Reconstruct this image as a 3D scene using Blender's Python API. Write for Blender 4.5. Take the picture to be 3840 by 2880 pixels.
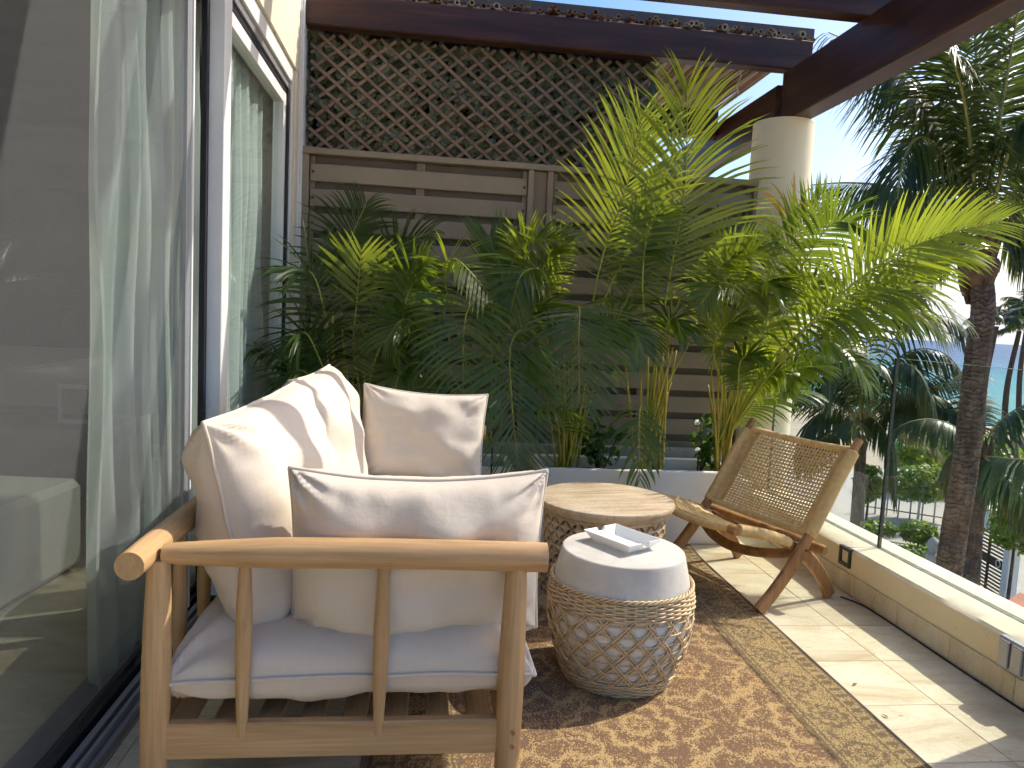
import bpy, math, random
import numpy as np
from mathutils import Vector, Matrix, noise as mnoise
random.seed(7); rng = np.random.default_rng(7)
scene = bpy.context.scene
for o in list(bpy.data.objects): bpy.data.objects.remove(o)
COL = scene.collection

# ------------------------------------------------------------------ camera
YAW, PITCH, ROLL, FPX, EYE = math.radians(6.7705), math.radians(5.0734), math.radians(-2.8142), 2727.28, 1.22
def cam_axes():
    cy, sy, cp, sp, cr, sr = math.cos(YAW), math.sin(YAW), math.cos(PITCH), math.sin(PITCH), math.cos(ROLL), math.sin(ROLL)
    f = np.array([sy*cp, cy*cp, -sp]); r = np.array([cy, -sy, 0.0]); d = np.cross(f, r)
    return cr*r + sr*d, -sr*r + cr*d, f
AX_R, AX_D, AX_F = cam_axes()
cam_data = bpy.data.cameras.new('camera'); cam = bpy.data.objects.new('camera', cam_data); COL.objects.link(cam)
cam_data.sensor_fit = 'HORIZONTAL'; cam_data.sensor_width = 36.0; cam_data.lens = FPX/3840*36.0
cam_data.clip_start = 0.05; cam_data.clip_end = 20000
M = Matrix([[AX_R[i], -AX_D[i], -AX_F[i], 0] for i in range(3)] + [[0, 0, 0, 1]])
cam.matrix_world = Matrix.Translation((0, 0, EYE)) @ M
scene.camera = cam

# ------------------------------------------------------------------ sun and sky
SUN_AZ, SUN_EL = math.radians(69.5), math.radians(47.0)
to_sun = Vector((math.sin(SUN_AZ)*math.cos(SUN_EL), math.cos(SUN_AZ)*math.cos(SUN_EL), math.sin(SUN_EL)))
sd = bpy.data.lights.new('sun', 'SUN'); sd.energy = 2.0; sd.angle = math.radians(0.53); sd.color = (1.0, 0.955, 0.87)
sun = bpy.data.objects.new('sun', sd); COL.objects.link(sun)
sun.rotation_euler = (-to_sun).to_track_quat('-Z', 'Y').to_euler(); sun.location = to_sun*30
world = bpy.data.worlds.new('World'); scene.world = world; world.use_nodes = True
wn, wl = world.node_tree.nodes, world.node_tree.links
wn.clear()
sky = wn.new('ShaderNodeTexSky'); sky.sky_type = 'NISHITA'; sky.sun_disc = False
sky.sun_elevation = SUN_EL; sky.sun_rotation = SUN_AZ; sky.air_density = 1.0; sky.dust_density = 3.0; sky.ozone_density = 1.0
tc = wn.new('ShaderNodeTexCoord'); mp = wn.new('ShaderNodeMapping'); mp.inputs['Scale'].default_value = (2.2, 2.2, 9.0)
nz = wn.new('ShaderNodeTexNoise'); nz.inputs['Scale'].default_value = 1.6; nz.inputs['Detail'].default_value = 7.0; nz.inputs['Roughness'].default_value = 0.58
cr = wn.new('ShaderNodeValToRGB'); cr.color_ramp.elements[0].position = 0.40; cr.color_ramp.elements[1].position = 0.62
sep = wn.new('ShaderNodeSeparateXYZ')
lo = wn.new('ShaderNodeMapRange'); lo.inputs['From Min'].default_value = 0.02; lo.inputs['From Max'].default_value = 0.22; lo.inputs['To Min'].default_value = 0.9; lo.inputs['To Max'].default_value = 0.0
mul = wn.new('ShaderNodeMath'); mul.operation = 'MULTIPLY'
mixc = wn.new('ShaderNodeMix'); mixc.data_type = 'RGBA'; mixc.inputs['B'].default_value = (4.6, 5.0, 5.6, 1)
bg = wn.new('ShaderNodeBackground'); bg.inputs['Strength'].default_value = 0.092
wo = wn.new('ShaderNodeOutputWorld')
wl.new(tc.outputs['Generated'], mp.inputs['Vector']); wl.new(mp.outputs['Vector'], nz.inputs['Vector']); wl.new(nz.outputs['Fac'], cr.inputs['Fac'])
wl.new(tc.outputs['Generated'], sep.inputs[0]); wl.new(sep.outputs['Z'], lo.inputs['Value'])
wl.new(cr.outputs['Color'], mul.inputs[0]); wl.new(lo.outputs['Result'], mul.inputs[1])
hz = wn.new('ShaderNodeMapRange'); hz.inputs['From Min'].default_value = 0.02; hz.inputs['From Max'].default_value = 0.13; hz.inputs['To Min'].default_value = 0.85; hz.inputs['To Max'].default_value = 0.0; wl.new(sep.outputs['Z'], hz.inputs['Value']); mxm = wn.new('ShaderNodeMath'); mxm.operation = 'MAXIMUM'; wl.new(mul.outputs[0], mxm.inputs[0]); wl.new(hz.outputs['Result'], mxm.inputs[1]); wl.new(mxm.outputs[0], mixc.inputs['Factor']); hsw = wn.new('ShaderNodeHueSaturation'); hsw.inputs['Hue'].default_value = 0.503; hsw.inputs['Saturation'].default_value = 1.65; wl.new(sky.outputs['Color'], hsw.inputs['Color']); wl.new(hsw.outputs['Color'], mixc.inputs['A']); wl.new(mixc.outputs['Result'], bg.inputs['Color'])
wl.new(bg.outputs['Background'], wo.inputs['Surface'])
vs_ = scene.view_settings; vs_.view_transform = 'Standard'; vs_.look = 'None'; vs_.gamma = 1.0; vs_.use_curve_mapping = False; vs_.exposure = 1.40
scene.cycles.max_bounces = 5; scene.cycles.diffuse_bounces = 3; scene.cycles.glossy_bounces = 2; scene.cycles.caustics_reflective = False; scene.cycles.caustics_refractive = False
scene.cycles.transparent_max_bounces = 10; scene.cycles.transmission_bounces = 3
scene.cycles.use_denoising = True
scene.cycles.use_adaptive_sampling = True; scene.cycles.adaptive_threshold = 0.025; scene.cycles.adaptive_min_samples = 12

# ------------------------------------------------------------------ places in the world
K = 3840/2212.0
def ray(px, py):
    a, b = (px*K-1920)/FPX, (py*K-1440)/FPX
    return AX_R*a + AX_D*b + AX_F
def at(px, py, y):                       # the world point seen at (px, py) that lies y metres in front of the house corner
    d = ray(px, py); t = y/d[1]; return Vector((d[0]*t, y, EYE+d[2]*t))
def on_z(px, py, z):
    d = ray(px, py); t = (z-EYE)/d[2]; return Vector((d[0]*t, d[1]*t, z))
def at_d(px, py, dist):
    d = ray(px, py); t = dist/math.hypot(d[0], d[1]); return Vector((d[0]*t, d[1]*t, EYE+d[2]*t))

# ------------------------------------------------------------------ mesh helpers
class MB:
    def __init__(s): s.v = []; s.f = []; s.m = []
    def add(s, verts, faces, m=0):
        b = len(s.v); s.v.extend([tuple(map(float, p)) for p in verts]); s.f.extend([tuple(b+i for i in f) for f in faces]); s.m.extend([m]*len(faces)); return s
    def box(s, x0, x1, y0, y1, z0, z1, c=0.0, m=0, rot=None):
        x0, x1 = min(x0, x1), max(x0, x1); y0, y1 = min(y0, y1), max(y0, y1); z0, z1 = min(z0, z1), max(z0, z1)
        if c <= 0:
            v = [(x, y, z) for z in (z0, z1) for y in (y0, y1) for x in (x0, x1)]
            f = [(0, 2, 3, 1), (4, 5, 7, 6), (0, 1, 5, 4), (2, 6, 7, 3), (0, 4, 6, 2), (1, 3, 7, 5)]
        else:
            c = min(c, (x1-x0)*.45, (y1-y0)*.45, (z1-z0)*.45); v = []; idx = {}
            for i, x in ((0, x0), (1, x1)):
                for j, y in ((0, y0), (1, y1)):
                    for k, z in ((0, z0), (1, z1)):
                        sx, sy, sz = (c if i == 0 else -c), (c if j == 0 else -c), (c if k == 0 else -c)
                        for a, p in enumerate(((x, y+sy, z+sz), (x+sx, y, z+sz), (x+sx, y+sy, z))):
                            idx[i, j, k, a] = len(v); v.append(p)
            g = lambda i, j, k, a: idx[i, j, k, a]
            f = [(g(0,0,0,0), g(0,0,1,0), g(0,1,1,0), g(0,1,0,0)), (g(1,0,0,0), g(1,1,0,0), g(1,1,1,0), g(1,0,1,0)),
                 (g(0,0,0,1), g(1,0,0,1), g(1,0,1,1), g(0,0,1,1)), (g(0,1,0,1), g(0,1,1,1), g(1,1,1,1), g(1,1,0,1)),
                 (g(0,0,0,2), g(0,1,0,2), g(1,1,0,2), g(1,0,0,2)), (g(0,0,1,2), g(1,0,1,2), g(1,1,1,2), g(0,1,1,2))]
            for j in (0, 1):
                for k in (0, 1): f.append((g(0,j,k,1), g(1,j,k,1), g(1,j,k,2), g(0,j,k,2)))
            for i in (0, 1):
                for k in (0, 1): f.append((g(i,0,k,0), g(i,1,k,0), g(i,1,k,2), g(i,0,k,2)))
                for j in (0, 1): f.append((g(i,j,0,0), g(i,j,1,0), g(i,j,1,1), g(i,j,0,1)))
            for i in (0, 1):
                for j in (0, 1):
                    for k in (0, 1): f.append((g(i,j,k,0), g(i,j,k,1), g(i,j,k,2)))
        if rot is not None: v = [tuple(rot @ Vector(p)) for p in v]
        return s.add(v, f, m)
    def tube(s, path, r, n=8, cap=True, m=0, flat=1.0, up=None, closed=False):
        P = [Vector(p) for p in path]; N = len(P); R = r if hasattr(r, '__len__') else [r]*N
        T = []
        for i in range(N):
            a = P[(i-1) % N] if (i > 0 or closed) else P[i]; b = P[(i+1) % N] if (i < N-1 or closed) else P[i]
            t = (b-a); T.append(t.normalized() if t.length > 1e-9 else Vector((0, 0, 1)))
        u = Vector(up) if up is not None else (Vector((0, 0, 1)) if abs(T[0].z) < .9 else Vector((1, 0, 0)))
        verts = []; faces = []
        for i in range(N):
            u = (u - T[i]*u.dot(T[i])); u = u.normalized() if u.length > 1e-6 else T[i].orthogonal().normalized()
            w = T[i].cross(u)
            for k in range(n):
                a = 2*math.pi*(k+.5)/n
                verts.append(P[i] + (u*math.cos(a)*flat + w*math.sin(a))*R[i])
        M_ = N if closed else N-1
        for i in range(M_):
            for k in range(n):
                a, b = i*n+k, i*n+(k+1) % n; c, d = ((i+1) % N)*n+(k+1) % n, ((i+1) % N)*n+k
                faces.append((a, b, c, d))
        if cap and not closed: faces += [tuple(range(n-1, -1, -1)), tuple((N-1)*n+k for k in range(n))]
        return s.add(verts, faces, m)
    def lathe(s, prof, n=48, c=(0, 0), m=0, cap=True):
        v = []; f = []; N = len(prof)
        for r, z in prof:
            for k in range(n):
                a = 2*math.pi*k/n; v.append((c[0]+r*math.cos(a), c[1]+r*math.sin(a), z))
        for i in range(N-1):
            for k in range(n): f.append((i*n+k, i*n+(k+1) % n, (i+1)*n+(k+1) % n, (i+1)*n+k))
        if cap: f += [tuple(range(n-1, -1, -1)), tuple((N-1)*n+k for k in range(n))]
        return s.add(v, f, m)
    def mesh(s, name, mats, smooth=False, auto=None):
        me = bpy.data.meshes.new(name); me.from_pydata(s.v, [], s.f)
        for q in (mats if isinstance(mats, (list, tuple)) else [mats]): me.materials.append(q)
        if any(s.m): me.polygons.foreach_set('material_index', s.m)
        if smooth or auto: me.polygons.foreach_set('use_smooth', [True]*len(s.f))
        me.update()
        if auto: me.set_sharp_from_angle(angle=math.radians(auto))
        return me
    def obj(s, name, mats, parent=None, smooth=False, auto=None, loc=None):
        o = bpy.data.objects.new(name, s.mesh(name, mats, smooth, auto)); COL.objects.link(o)
        if parent is not None: o.parent = parent
        if loc is not None: o.location = loc
        return o
def link(name, me, parent=None, loc=(0, 0, 0), rot=(0, 0, 0), scale=(1, 1, 1)):
    o = bpy.data.objects.new(name, me); COL.objects.link(o); o.parent = parent; o.location = loc; o.rotation_euler = rot; o.scale = scale; return o
def tag(o, label=None, cat=None, group=None, kind=None):
    for k, v in (('label', label), ('category', cat), ('group', group), ('kind', kind)):
        if v: o[k] = v
    return o
def thing(name, label, cat, loc=(0, 0, 0), rz=0.0, group=None):
    o = bpy.data.objects.new(name, None); COL.objects.link(o); o.location = loc; o.rotation_euler = (0, 0, rz); o.empty_display_size = .1
    return tag(o, label, cat, group)
def spline(ctrl, n):
    P = [Vector(p) for p in ctrl]; P = [P[0]*2-P[1]] + P + [P[-1]*2-P[-2]]; out = []; S = len(P)-3
    for i in range(n):
        t = i/(n-1)*S; k = min(int(t), S-1); t -= k; a, b, c, d = P[k:k+4]
        out.append(0.5*((2*b) + (c-a)*t + (2*a-5*b+4*c-d)*t*t + (3*b-a-3*c+d)*t**3))
    return out

# ------------------------------------------------------------------ materials
class NT:
    def __init__(s, name):
        s.mat = bpy.data.materials.new(name); s.mat.use_nodes = True; s.n = s.mat.node_tree.nodes; s.l = s.mat.node_tree.links; s.n.clear()
        s.out = s.n.new('ShaderNodeOutputMaterial'); s.c = {}
    def node(s, t, **kw):
        x = s.n.new('ShaderNode'+t)
        for k, v in kw.items():
            if k.startswith('i_'):
                key = k[2:].replace('_', ' '); x.inputs[key].default_value = v
            else: setattr(x, k, v)
        return x
    def link(s, a, b): s.l.new(a, b)
    def coord(s, kind='Object', scale=(1, 1, 1), rot=(0, 0, 0), loc=(0, 0, 0)):
        t = s.node('TexCoord'); m = s.node('Mapping'); m.inputs['Scale'].default_value = scale; m.inputs['Rotation'].default_value = rot; m.inputs['Location'].default_value = loc
        s.link(t.outputs[kind], m.inputs['Vector']); return m.outputs['Vector']
    def world_coord(s, scale=(1, 1, 1)):
        g = s.node('NewGeometry'); m = s.node('Mapping'); m.inputs['Scale'].default_value = scale; s.link(g.outputs['Position'], m.inputs['Vector']); return m.outputs['Vector']
    def noise(s, vec, scale=5, detail=4, rough=.55, dist=0.0):
        x = s.node('TexNoise'); x.inputs['Scale'].default_value = scale; x.inputs['Detail'].default_value = detail; x.inputs['Roughness'].default_value = rough; x.inputs['Distortion'].default_value = dist
        s.link(vec, x.inputs['Vector']); return x.outputs['Fac']
    def ramp(s, fac, stops):
        x = s.node('ValToRGB'); e = x.color_ramp.elements
        while len(e) < len(stops): e.new(.5)
        for i, (p, c) in enumerate(stops):
            e[i].position = p; e[i].color = (c if hasattr(c, '__len__') else (c, c, c)) + ((1,) if (not hasattr(c, '__len__') or len(c) == 3) else ())
        s.link(fac, x.inputs['Fac']); return x.outputs['Color']
    def mix(s, fac, a, b, mode='MIX'):
        x = s.node('Mix', data_type='RGBA', blend_type=mode)
        for sock, v in ((x.inputs['Factor'], fac), (x.inputs['A'], a), (x.inputs['B'], b)):
            if hasattr(v, 'is_output'): s.link(v, sock)
            else: sock.default_value = v if not hasattr(v, '__len__') else tuple(v)+((1,) if len(v) == 3 else ())
        return x.outputs['Result']
    def math(s, op, a, b=0.0, c=None):
        x = s.node('Math', operation=op)
        for i, v in enumerate((a, b) + ((c,) if c is not None else ())):
            if hasattr(v, 'is_output'): s.link(v, x.inputs[i])
            else: x.inputs[i].default_value = v
        return x.outputs[0]
    def bump(s, h, strength=.3, dist=.01):
        x = s.node('Bump'); x.inputs['Strength'].default_value = strength; x.inputs['Distance'].default_value = dist; s.link(h, x.inputs['Height']); return x.outputs['Normal']
    def princ(s, color, rough=.5, normal=None, metallic=0.0, spec=.5, **kw):
        p = s.node('BsdfPrincipled')
        for k, v in (('Base Color', color), ('Roughness', rough), ('Metallic', metallic), ('Specular IOR Level', spec)):
            if hasattr(v, 'is_output'): s.link(v, p.inputs[k])
            else: p.inputs[k].default_value = v if not hasattr(v, '__len__') else tuple(v)+((1,) if len(v) == 3 else ())
        if normal is not None: s.link(normal, p.inputs['Normal'])
        for k, v in kw.items(): p.inputs[k.replace('_', ' ')].default_value = v
        return p.outputs[0]
    def done(s, sh): s.link(sh, s.out.inputs['Surface']); return s.mat
    def rand(s): return s.node('ObjectInfo').outputs['Random']

def mottled(name, c1, c2, scale=6, rough=.7, bump=.2, bscale=60, bdist=.004, spec=.4, aniso=(1, 1, 1), world=False, rnd=0.0):
    t = NT(name); v = t.world_coord(aniso) if world else t.coord('Object', aniso)
    f = t.noise(v, scale, 6, .6); col = t.ramp(f, [(.3, c1), (.7, c2)])
    if rnd:
        k = t.math('MULTIPLY_ADD', t.rand(), 2*rnd, 1-rnd); hsv = t.node('HueSaturation'); t.link(col, hsv.inputs['Color']); t.link(k, hsv.inputs['Value']); col = hsv.outputs['Color']
    nrm = t.bump(t.noise(v, bscale, 5, .65), bump, bdist) if bump else None
    return t.done(t.princ(col, rough, nrm, spec=spec))
def wood(name, c_dark, c_mid, c_light, axis, rough=.45, ring=1.0, bump=.15, spec=.4):
    t = NT(name); sc = [16.0, 16.0, 16.0]; sc[axis] = 1.1
    v = t.coord('Object', tuple(sc))
    f1 = t.noise(v, 1.6*ring, 5, .6, .6); sc2 = [150.0]*3; sc2[axis] = 4.0
    f2 = t.noise(t.coord('Object', tuple(sc2)), 1.0, 3, .6)
    col = t.ramp(f1, [(.30, c_dark), (.46, c_mid), (.66, c_light)])
    col = t.mix(t.math('MULTIPLY', t.math('SUBTRACT', f2, .32), 1.25), col, tuple(x*.75 for x in c_dark))
    big = t.noise(t.coord('Object'), 3.0, 2); col = t.mix(t.math('MULTIPLY', big, .35), col, c_light)
    return t.done(t.princ(col, rough, t.bump(f2, bump, .002), spec=spec))
TEAK = ((.32, .178, .074), (.51, .305, .138), (.61, .39, .188))
teak = [wood('teak_'+'xyz'[i], *TEAK, i) for i in range(3)]
CHT = ((.20, .085, .028), (.36, .17, .06), (.47, .25, .10))
chair_wood = wood('chair_teak', *CHT, 2, rough=.38)
BEAM = ((.014, .006, .004), (.042, .015, .009), (.10, .036, .019))
beam_x = wood('beam_wood_x', *BEAM, 0, rough=.42, ring=.6, bump=.4); beam_y = wood('beam_wood_y', *BEAM, 1, rough=.42, ring=.6, bump=.4)

def fabric(name, c, weave=420.0):
    t = NT(name); v = t.coord('Object')
    n1 = t.noise(v, 5, 3); n2 = t.noise(t.coord('Object', (1, 1, 7)), weave*.6, 2, .7); n3 = t.noise(t.coord('Object', (7, 7, 1)), weave*.35, 2, .7)
    th = t.math('ADD', n2, n3); col = t.mix(t.math('MULTIPLY', t.math('SUBTRACT', th, .75), .55), c, tuple(x*.72 for x in c)); col = t.mix(t.math('MULTIPLY', n1, .16), col, tuple(x*.86 for x in c))
    sl_ = t.noise(t.coord('Object', (14, 160, 14)), 1.0, 3, .6); sl2 = t.noise(t.coord('Object', (160, 14, 160)), 1.0, 3, .6); col = t.mix(t.math('MULTIPLY', t.math('SUBTRACT', t.math('ADD', sl_, sl2), .8), .45), col, tuple(x*.80 for x in c)); th = t.math('ADD', th, t.math('ADD', sl_, sl2))
    nr = t.bump(th, .3, .0014); nr2 = t.node('Bump'); nr2.inputs['Strength'].default_value = .35; nr2.inputs['Distance'].default_value = .012
    t.link(t.noise(v, 9, 3, .5, .4), nr2.inputs['Height']); t.link(nr, nr2.inputs['Normal'])
    return t.done(t.princ(col, .92, nr2.outputs['Normal'], spec=.15, Sheen_Weight=.15))
cushion_fabric = fabric('cushion_linen', (.72, .62, .50)); piping_fabric = fabric('piping_linen', (.68, .585, .475))
bench_fabric = fabric('bench_fabric', (.52, .50, .44)); curtain_fabric = None

def leafy(name, c_front, c_back, trans, rough=.42, tmix=.45, rnd=.18, vein=True, gloss=.5):
    t = NT(name); v = t.world_coord()
    n = t.noise(v, 7, 3); col = t.mix(n, c_front, c_back)
    at_ = t.node('Attribute', attribute_name='tone'); k = t.math('MULTIPLY_ADD', at_.outputs['Fac'], 2*rnd, 1-rnd)
    hs = t.node('HueSaturation'); t.link(col, hs.inputs['Color']); t.link(k, hs.inputs['Value']); col = hs.outputs['Color']
    p = t.princ(col, rough, spec=gloss)
    tr = t.node('BsdfTranslucent'); hs2 = t.node('HueSaturation'); hs2.inputs['Color'].default_value = tuple(trans)+(1,); t.link(k, hs2.inputs['Value']); t.link(hs2.outputs['Color'], tr.inputs['Color'])
    mx = t.node('MixShader'); mx.inputs['Fac'].default_value = tmix; t.link(p, mx.inputs[1]); t.link(tr.outputs[0], mx.inputs[2])
    return t.done(mx.outputs[0])
areca_leaf = leafy('areca_leaf', (.052, .092, .018), (.088, .135, .022), (.28, .40, .02), .30, .44, gloss=.5)
areca_yellow = leafy('areca_young_leaf', (.075, .13, .02), (.12, .17, .025), (.44, .52, .025), .30, .5, gloss=.65)
areca_dry = leafy('areca_dry_leaf', (.26, .15, .05), (.32, .2, .05), (.55, .33, .06), .6, .4)
areca_dark = leafy('areca_shade_leaf', (.026, .055, .014), (.045, .08, .016), (.17, .27, .018), .32, .42, gloss=.42)  # darker copy of the palm leaf, the corner's shade put into its colour
coco_leaf = leafy('coconut_leaf', (.022, .040, .012), (.045, .065, .016), (.14, .20, .03), .36, .22, .3, gloss=.4)
coco_dry = leafy('coconut_dry_leaf', (.16, .12, .05), (.22, .18, .06), (.35, .28, .08), .6, .35)
shrub_leaf = leafy('shrub_leaf', (.03, .085, .02), (.06, .14, .025), (.22, .40, .04), .35, .35)
hedge_leaf = leafy('hedge_leaf', (.05, .12, .015), (.10, .20, .02), (.35, .50, .05), .4, .35)
ivy_leaf = leafy('ivy_leaf', (.09, .115, .065), (.15, .165, .10), (.12, .2, .05), .5, .2)
cane_mat = mottled('areca_cane', (.30, .26, .03), (.46, .36, .05), 14, .4, .1)
rachis_mat = mottled('areca_rachis', (.25, .30, .03), (.42, .42, .06), 10, .4, 0)
coco_rachis = mottled('coconut_rachis', (.16, .17, .05), (.28, .26, .08), 10, .5, 0)

def plaster(name, c, dirt=.25, scale=1.5, world=True):
    t = NT(name); v = t.world_coord()
    n = t.noise(v, scale, 6, .65); n2 = t.noise(v, 22, 4, .7)
    col = t.mix(t.math('MULTIPLY', t.math('GREATER_THAN', n2, .68), .35), t.ramp(n, [(.3, tuple(x*(1-dirt*.45) for x in c)), (.65, c)]), tuple(x*.55 for x in c))
    h = t.math('ADD', t.noise(v, 130, 4, .7), t.math('MULTIPLY', t.noise(v, 9, 3), 1.5))
    return t.done(t.princ(col, .82, t.bump(h, .22, .004), spec=.25))
cream = plaster('cream_plaster', (.74, .665, .50)); cream_pale = plaster('pale_cream_plaster', (.86, .765, .55), .30); white_pl = plaster('white_plaster', (.78, .77, .74), .12)
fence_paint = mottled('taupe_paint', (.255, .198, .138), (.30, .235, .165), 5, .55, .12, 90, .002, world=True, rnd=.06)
fence_back = mottled('taupe_back_shaded', (.17, .13, .095), (.20, .155, .115), 5, .6, .1, world=True)  # darker copy of the fence paint; recess shade put into the colour
trellis_wood = mottled('trellis_wood', (.175, .118, .085), (.245, .17, .122), 12, .6, .2, rnd=.15)
dark_metal = mottled('dark_metal', (.02, .02, .022), (.03, .03, .033), 20, .4, 0)
screw_metal = mottled('screw_metal', (.05, .03, .02), (.10, .06, .04), 30, .5, 0)
grey_metal = NT('grey_aluminium'); grey_metal = grey_metal.done(grey_metal.princ((.36, .36, .36), .38, metallic=.4))
white_frame = mottled('white_frame', (.74, .73, .70), (.80, .79, .76), 8, .4, .05)
black_gasket = mottled('black_gasket', (.012, .012, .014), (.018, .018, .02), 8, .5, 0)
white_ceramic = NT('white_ceramic'); white_ceramic = white_ceramic.done(white_ceramic.princ((.82, .82, .80), .12, spec=.6))
planter_mat = plaster('planter_paint', (.86, .81, .72), .12); soil = mottled('soil', (.02, .014, .01), (.05, .035, .025), 30, .95, .8, 60, .02)
grey_cement = mottled('grey_cement', (.33, .31, .28), (.43, .41, .37), 9, .8, .2)

def glass(name, tint, rough=0.0, ior=1.45, boost=1.0):
    t = NT(name); fr = t.node('Fresnel'); fr.inputs['IOR'].default_value = ior
    tr = t.node('BsdfTransparent'); tr.inputs['Color'].default_value = tint+(1,)
    gl = t.node('BsdfGlossy'); gl.inputs['Roughness'].default_value = rough; gl.inputs['Color'].default_value = (1, 1, 1, 1)
    geo = t.node('NewGeometry'); ff = t.math('MULTIPLY', t.math('MULTIPLY', fr.outputs[0], boost), t.math('SUBTRACT', 1.0, geo.outputs['Backfacing'])); mx = t.node('MixShader'); t.link(ff, mx.inputs[0]); t.link(tr.outputs[0], mx.inputs[1]); t.link(gl.outputs[0], mx.inputs[2])
    return t.done(mx.outputs[0])
door_glass = glass('door_glass', (.91, .945, .925), boost=1.0); rail_glass = glass('balustrade_glass', (.93, .965, .945), boost=.9)
glass_edge = NT('glass_edge'); glass_edge = glass_edge.done(glass_edge.princ((.008, .03, .026), .12, spec=.7))

# ================================================================== terrace floor
def travertine():
    t = NT('travertine'); v = t.world_coord(); r = t.rand()
    off = t.node('CombineXYZ'); t.link(t.math('MULTIPLY', r, 37.0), off.inputs[0]); t.link(t.math('MULTIPLY', r, 91.0), off.inputs[1])
    va = t.node('VectorMath', operation='ADD'); t.link(v, va.inputs[0]); t.link(off.outputs[0], va.inputs[1]); v = va.outputs[0]
    st = t.node('Mapping'); st.inputs['Scale'].default_value = (1.0, 2.6, 1.0); st.inputs['Rotation'].default_value = (0, 0, .5); t.link(v, st.inputs['Vector'])
    a = t.noise(st.outputs[0], 2.6, 7, .62, .9); b = t.noise(st.outputs[0], 7.5, 6, .68, 1.4); c = t.noise(v, 70, 3, .7)
    col = t.ramp(a, [(.28, (.50, .37, .22)), (.46, (.64, .535, .36)), (.60, (.70, .615, .44)), (.78, (.74, .69, .57))])
    vein = t.ramp(b, [(.485, 0.0), (.50, 1.0), (.515, 0.0)])
    col = t.mix(t.math('MULTIPLY', vein, .42), col, (.34, .235, .12))
    pit = t.math('LESS_THAN', t.noise(st.outputs[0], 28, 2, .5), .265); col = t.mix(t.math('MULTIPLY', pit, .75), col, (.22, .16, .10))
    hs = t.node('HueSaturation'); t.link(col, hs.inputs['Color']); t.link(t.math('MULTIPLY_ADD', r, .16, .90), hs.inputs['Value'])
    rough = t.math('MULTIPLY_ADD', b, .35, .28)
    return t.done(t.princ(hs.outputs['Color'], rough, t.bump(t.math('ADD', c, t.math('MULTIPLY', pit, -2.0)), .12, .002), spec=.35))
trav = travertine(); grout = mottled('grout', (.36, .29, .20), (.46, .38, .27), 20, .9, .2, world=True)
floor = MB().box(-.80, 2.36, -1.6, 4.9, -.30, -.006).obj('terrace_floor', grout); tag(floor, kind='structure')
PY, PX, G = .314, .63, .0009
def tile_mesh(w, h):
    return MB().box(-w/2+G, w/2-G, -h/2+G, h/2-G, -.012, 0, .0018).mesh('floor_tile', trav)
xs = [1.753+PX*k for k in range(-4, 2)]; y_ref = 2.472
xs = [-.80] + [x for x in xs if x > -.78] ; xs = [x for x in xs if x < 2.02] + [2.027]
tm = {}
ys = [y_ref+PY*k for k in range(-9, 8)]
for i in range(len(xs)-1):
    for j in range(len(ys)-1):
        w = round(xs[i+1]-xs[i], 3)
        if w not in tm: tm[w] = tile_mesh(w, PY)
        link('floor_tile', tm[w], floor, ((xs[i]+xs[i+1])/2, (ys[j]+ys[j+1])/2, random.uniform(-.0006, .0006)))

# ---- low wall with skirting tiles, capping and glass balustrade
lw = thing('low_wall', 'low cream plastered wall along the terrace edge carrying the glass balustrade', 'wall', (2.18, 1.5, 0))
def wavy_edge_wall():
    mb = MB(); n = 130; y0, y1 = -1.6, 4.42; rows = []
    for i in range(n+1):
        y = y0+(y1-y0)*i/n; e = lambda s: (mnoise.noise(Vector((s, y*9, .3)))*.006 + mnoise.noise(Vector((s, y*33, .3)))*.003)
        sec = [(2.036, 0.0), (2.036, .096), (2.030, .112), (2.028+e(1)*.4, .205+e(2)*.5), (2.040+e(3), .216), (2.12, .218+e(4)*.2), (2.20, .218), (2.306, .217), (2.318+e(5), .208), (2.322, .1), (2.33, -.5), (2.036, -.5)]
        rows.append([(x-2.18, y-1.5, z) for x, z in sec])
    m = len(rows[0]); v = [p for r in rows for p in r]; f = []
    for i in range(n):
        for k in range(m): f.append((i*m+k, (i+1)*m+k, (i+1)*m+(k+1) % m, i*m+(k+1) % m))
    return mb.add(v, f)
def wall_plaster():
    t = NT('low_wall_plaster'); v = t.world_coord(); n = t.noise(v, 1.6, 6, .65); n2 = t.noise(v, 26, 3, .6)
    col = t.ramp(n, [(.3, (.66, .555, .37)), (.62, (.75, .655, .46))])
    nz_ = t.node('NewGeometry'); sp = t.node('SeparateXYZ'); t.link(nz_.outputs['Normal'], sp.inputs[0])
    top = t.math('GREATER_THAN', sp.outputs['Z'], .6)
    col = t.mix(top, col, t.ramp(t.noise(v, 4, 6, .7), [(.3, (.62, .54, .39)), (.6, (.70, .63, .49))]))
    col = t.mix(t.math('MULTIPLY', t.math('GREATER_THAN', n2, .70), .5), col, (.33, .26, .16))
    return t.done(t.princ(col, .85, t.bump(t.math('ADD', t.noise(v, 120, 4, .7), t.math('MULTIPLY', t.noise(v, 12, 3), 2.0)), .25, .004), spec=.2))
wavy_edge_wall().obj('wall_body', wall_plaster(), lw, auto=40)
sk = MB().box(0, .009, -.157+.0012, .157-.0012, 0.0, .096, .002).mesh('skirting_tile', trav)
for j in range(len(ys)-1):
    if ys[j+1] < 4.4: link('skirting_tile', sk, lw, (2.0265-2.18, (ys[j]+ys[j+1])/2-1.5, 0))
MB().box(2.170-2.18, 2.201-2.18, -1.6-1.5, 4.36-1.5, .2165, .2195, 0).obj('sealant_joint', mottled('sealant', (.10, .10, .08), (.22, .21, .17), 25, .7, .3, 80), lw)
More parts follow.
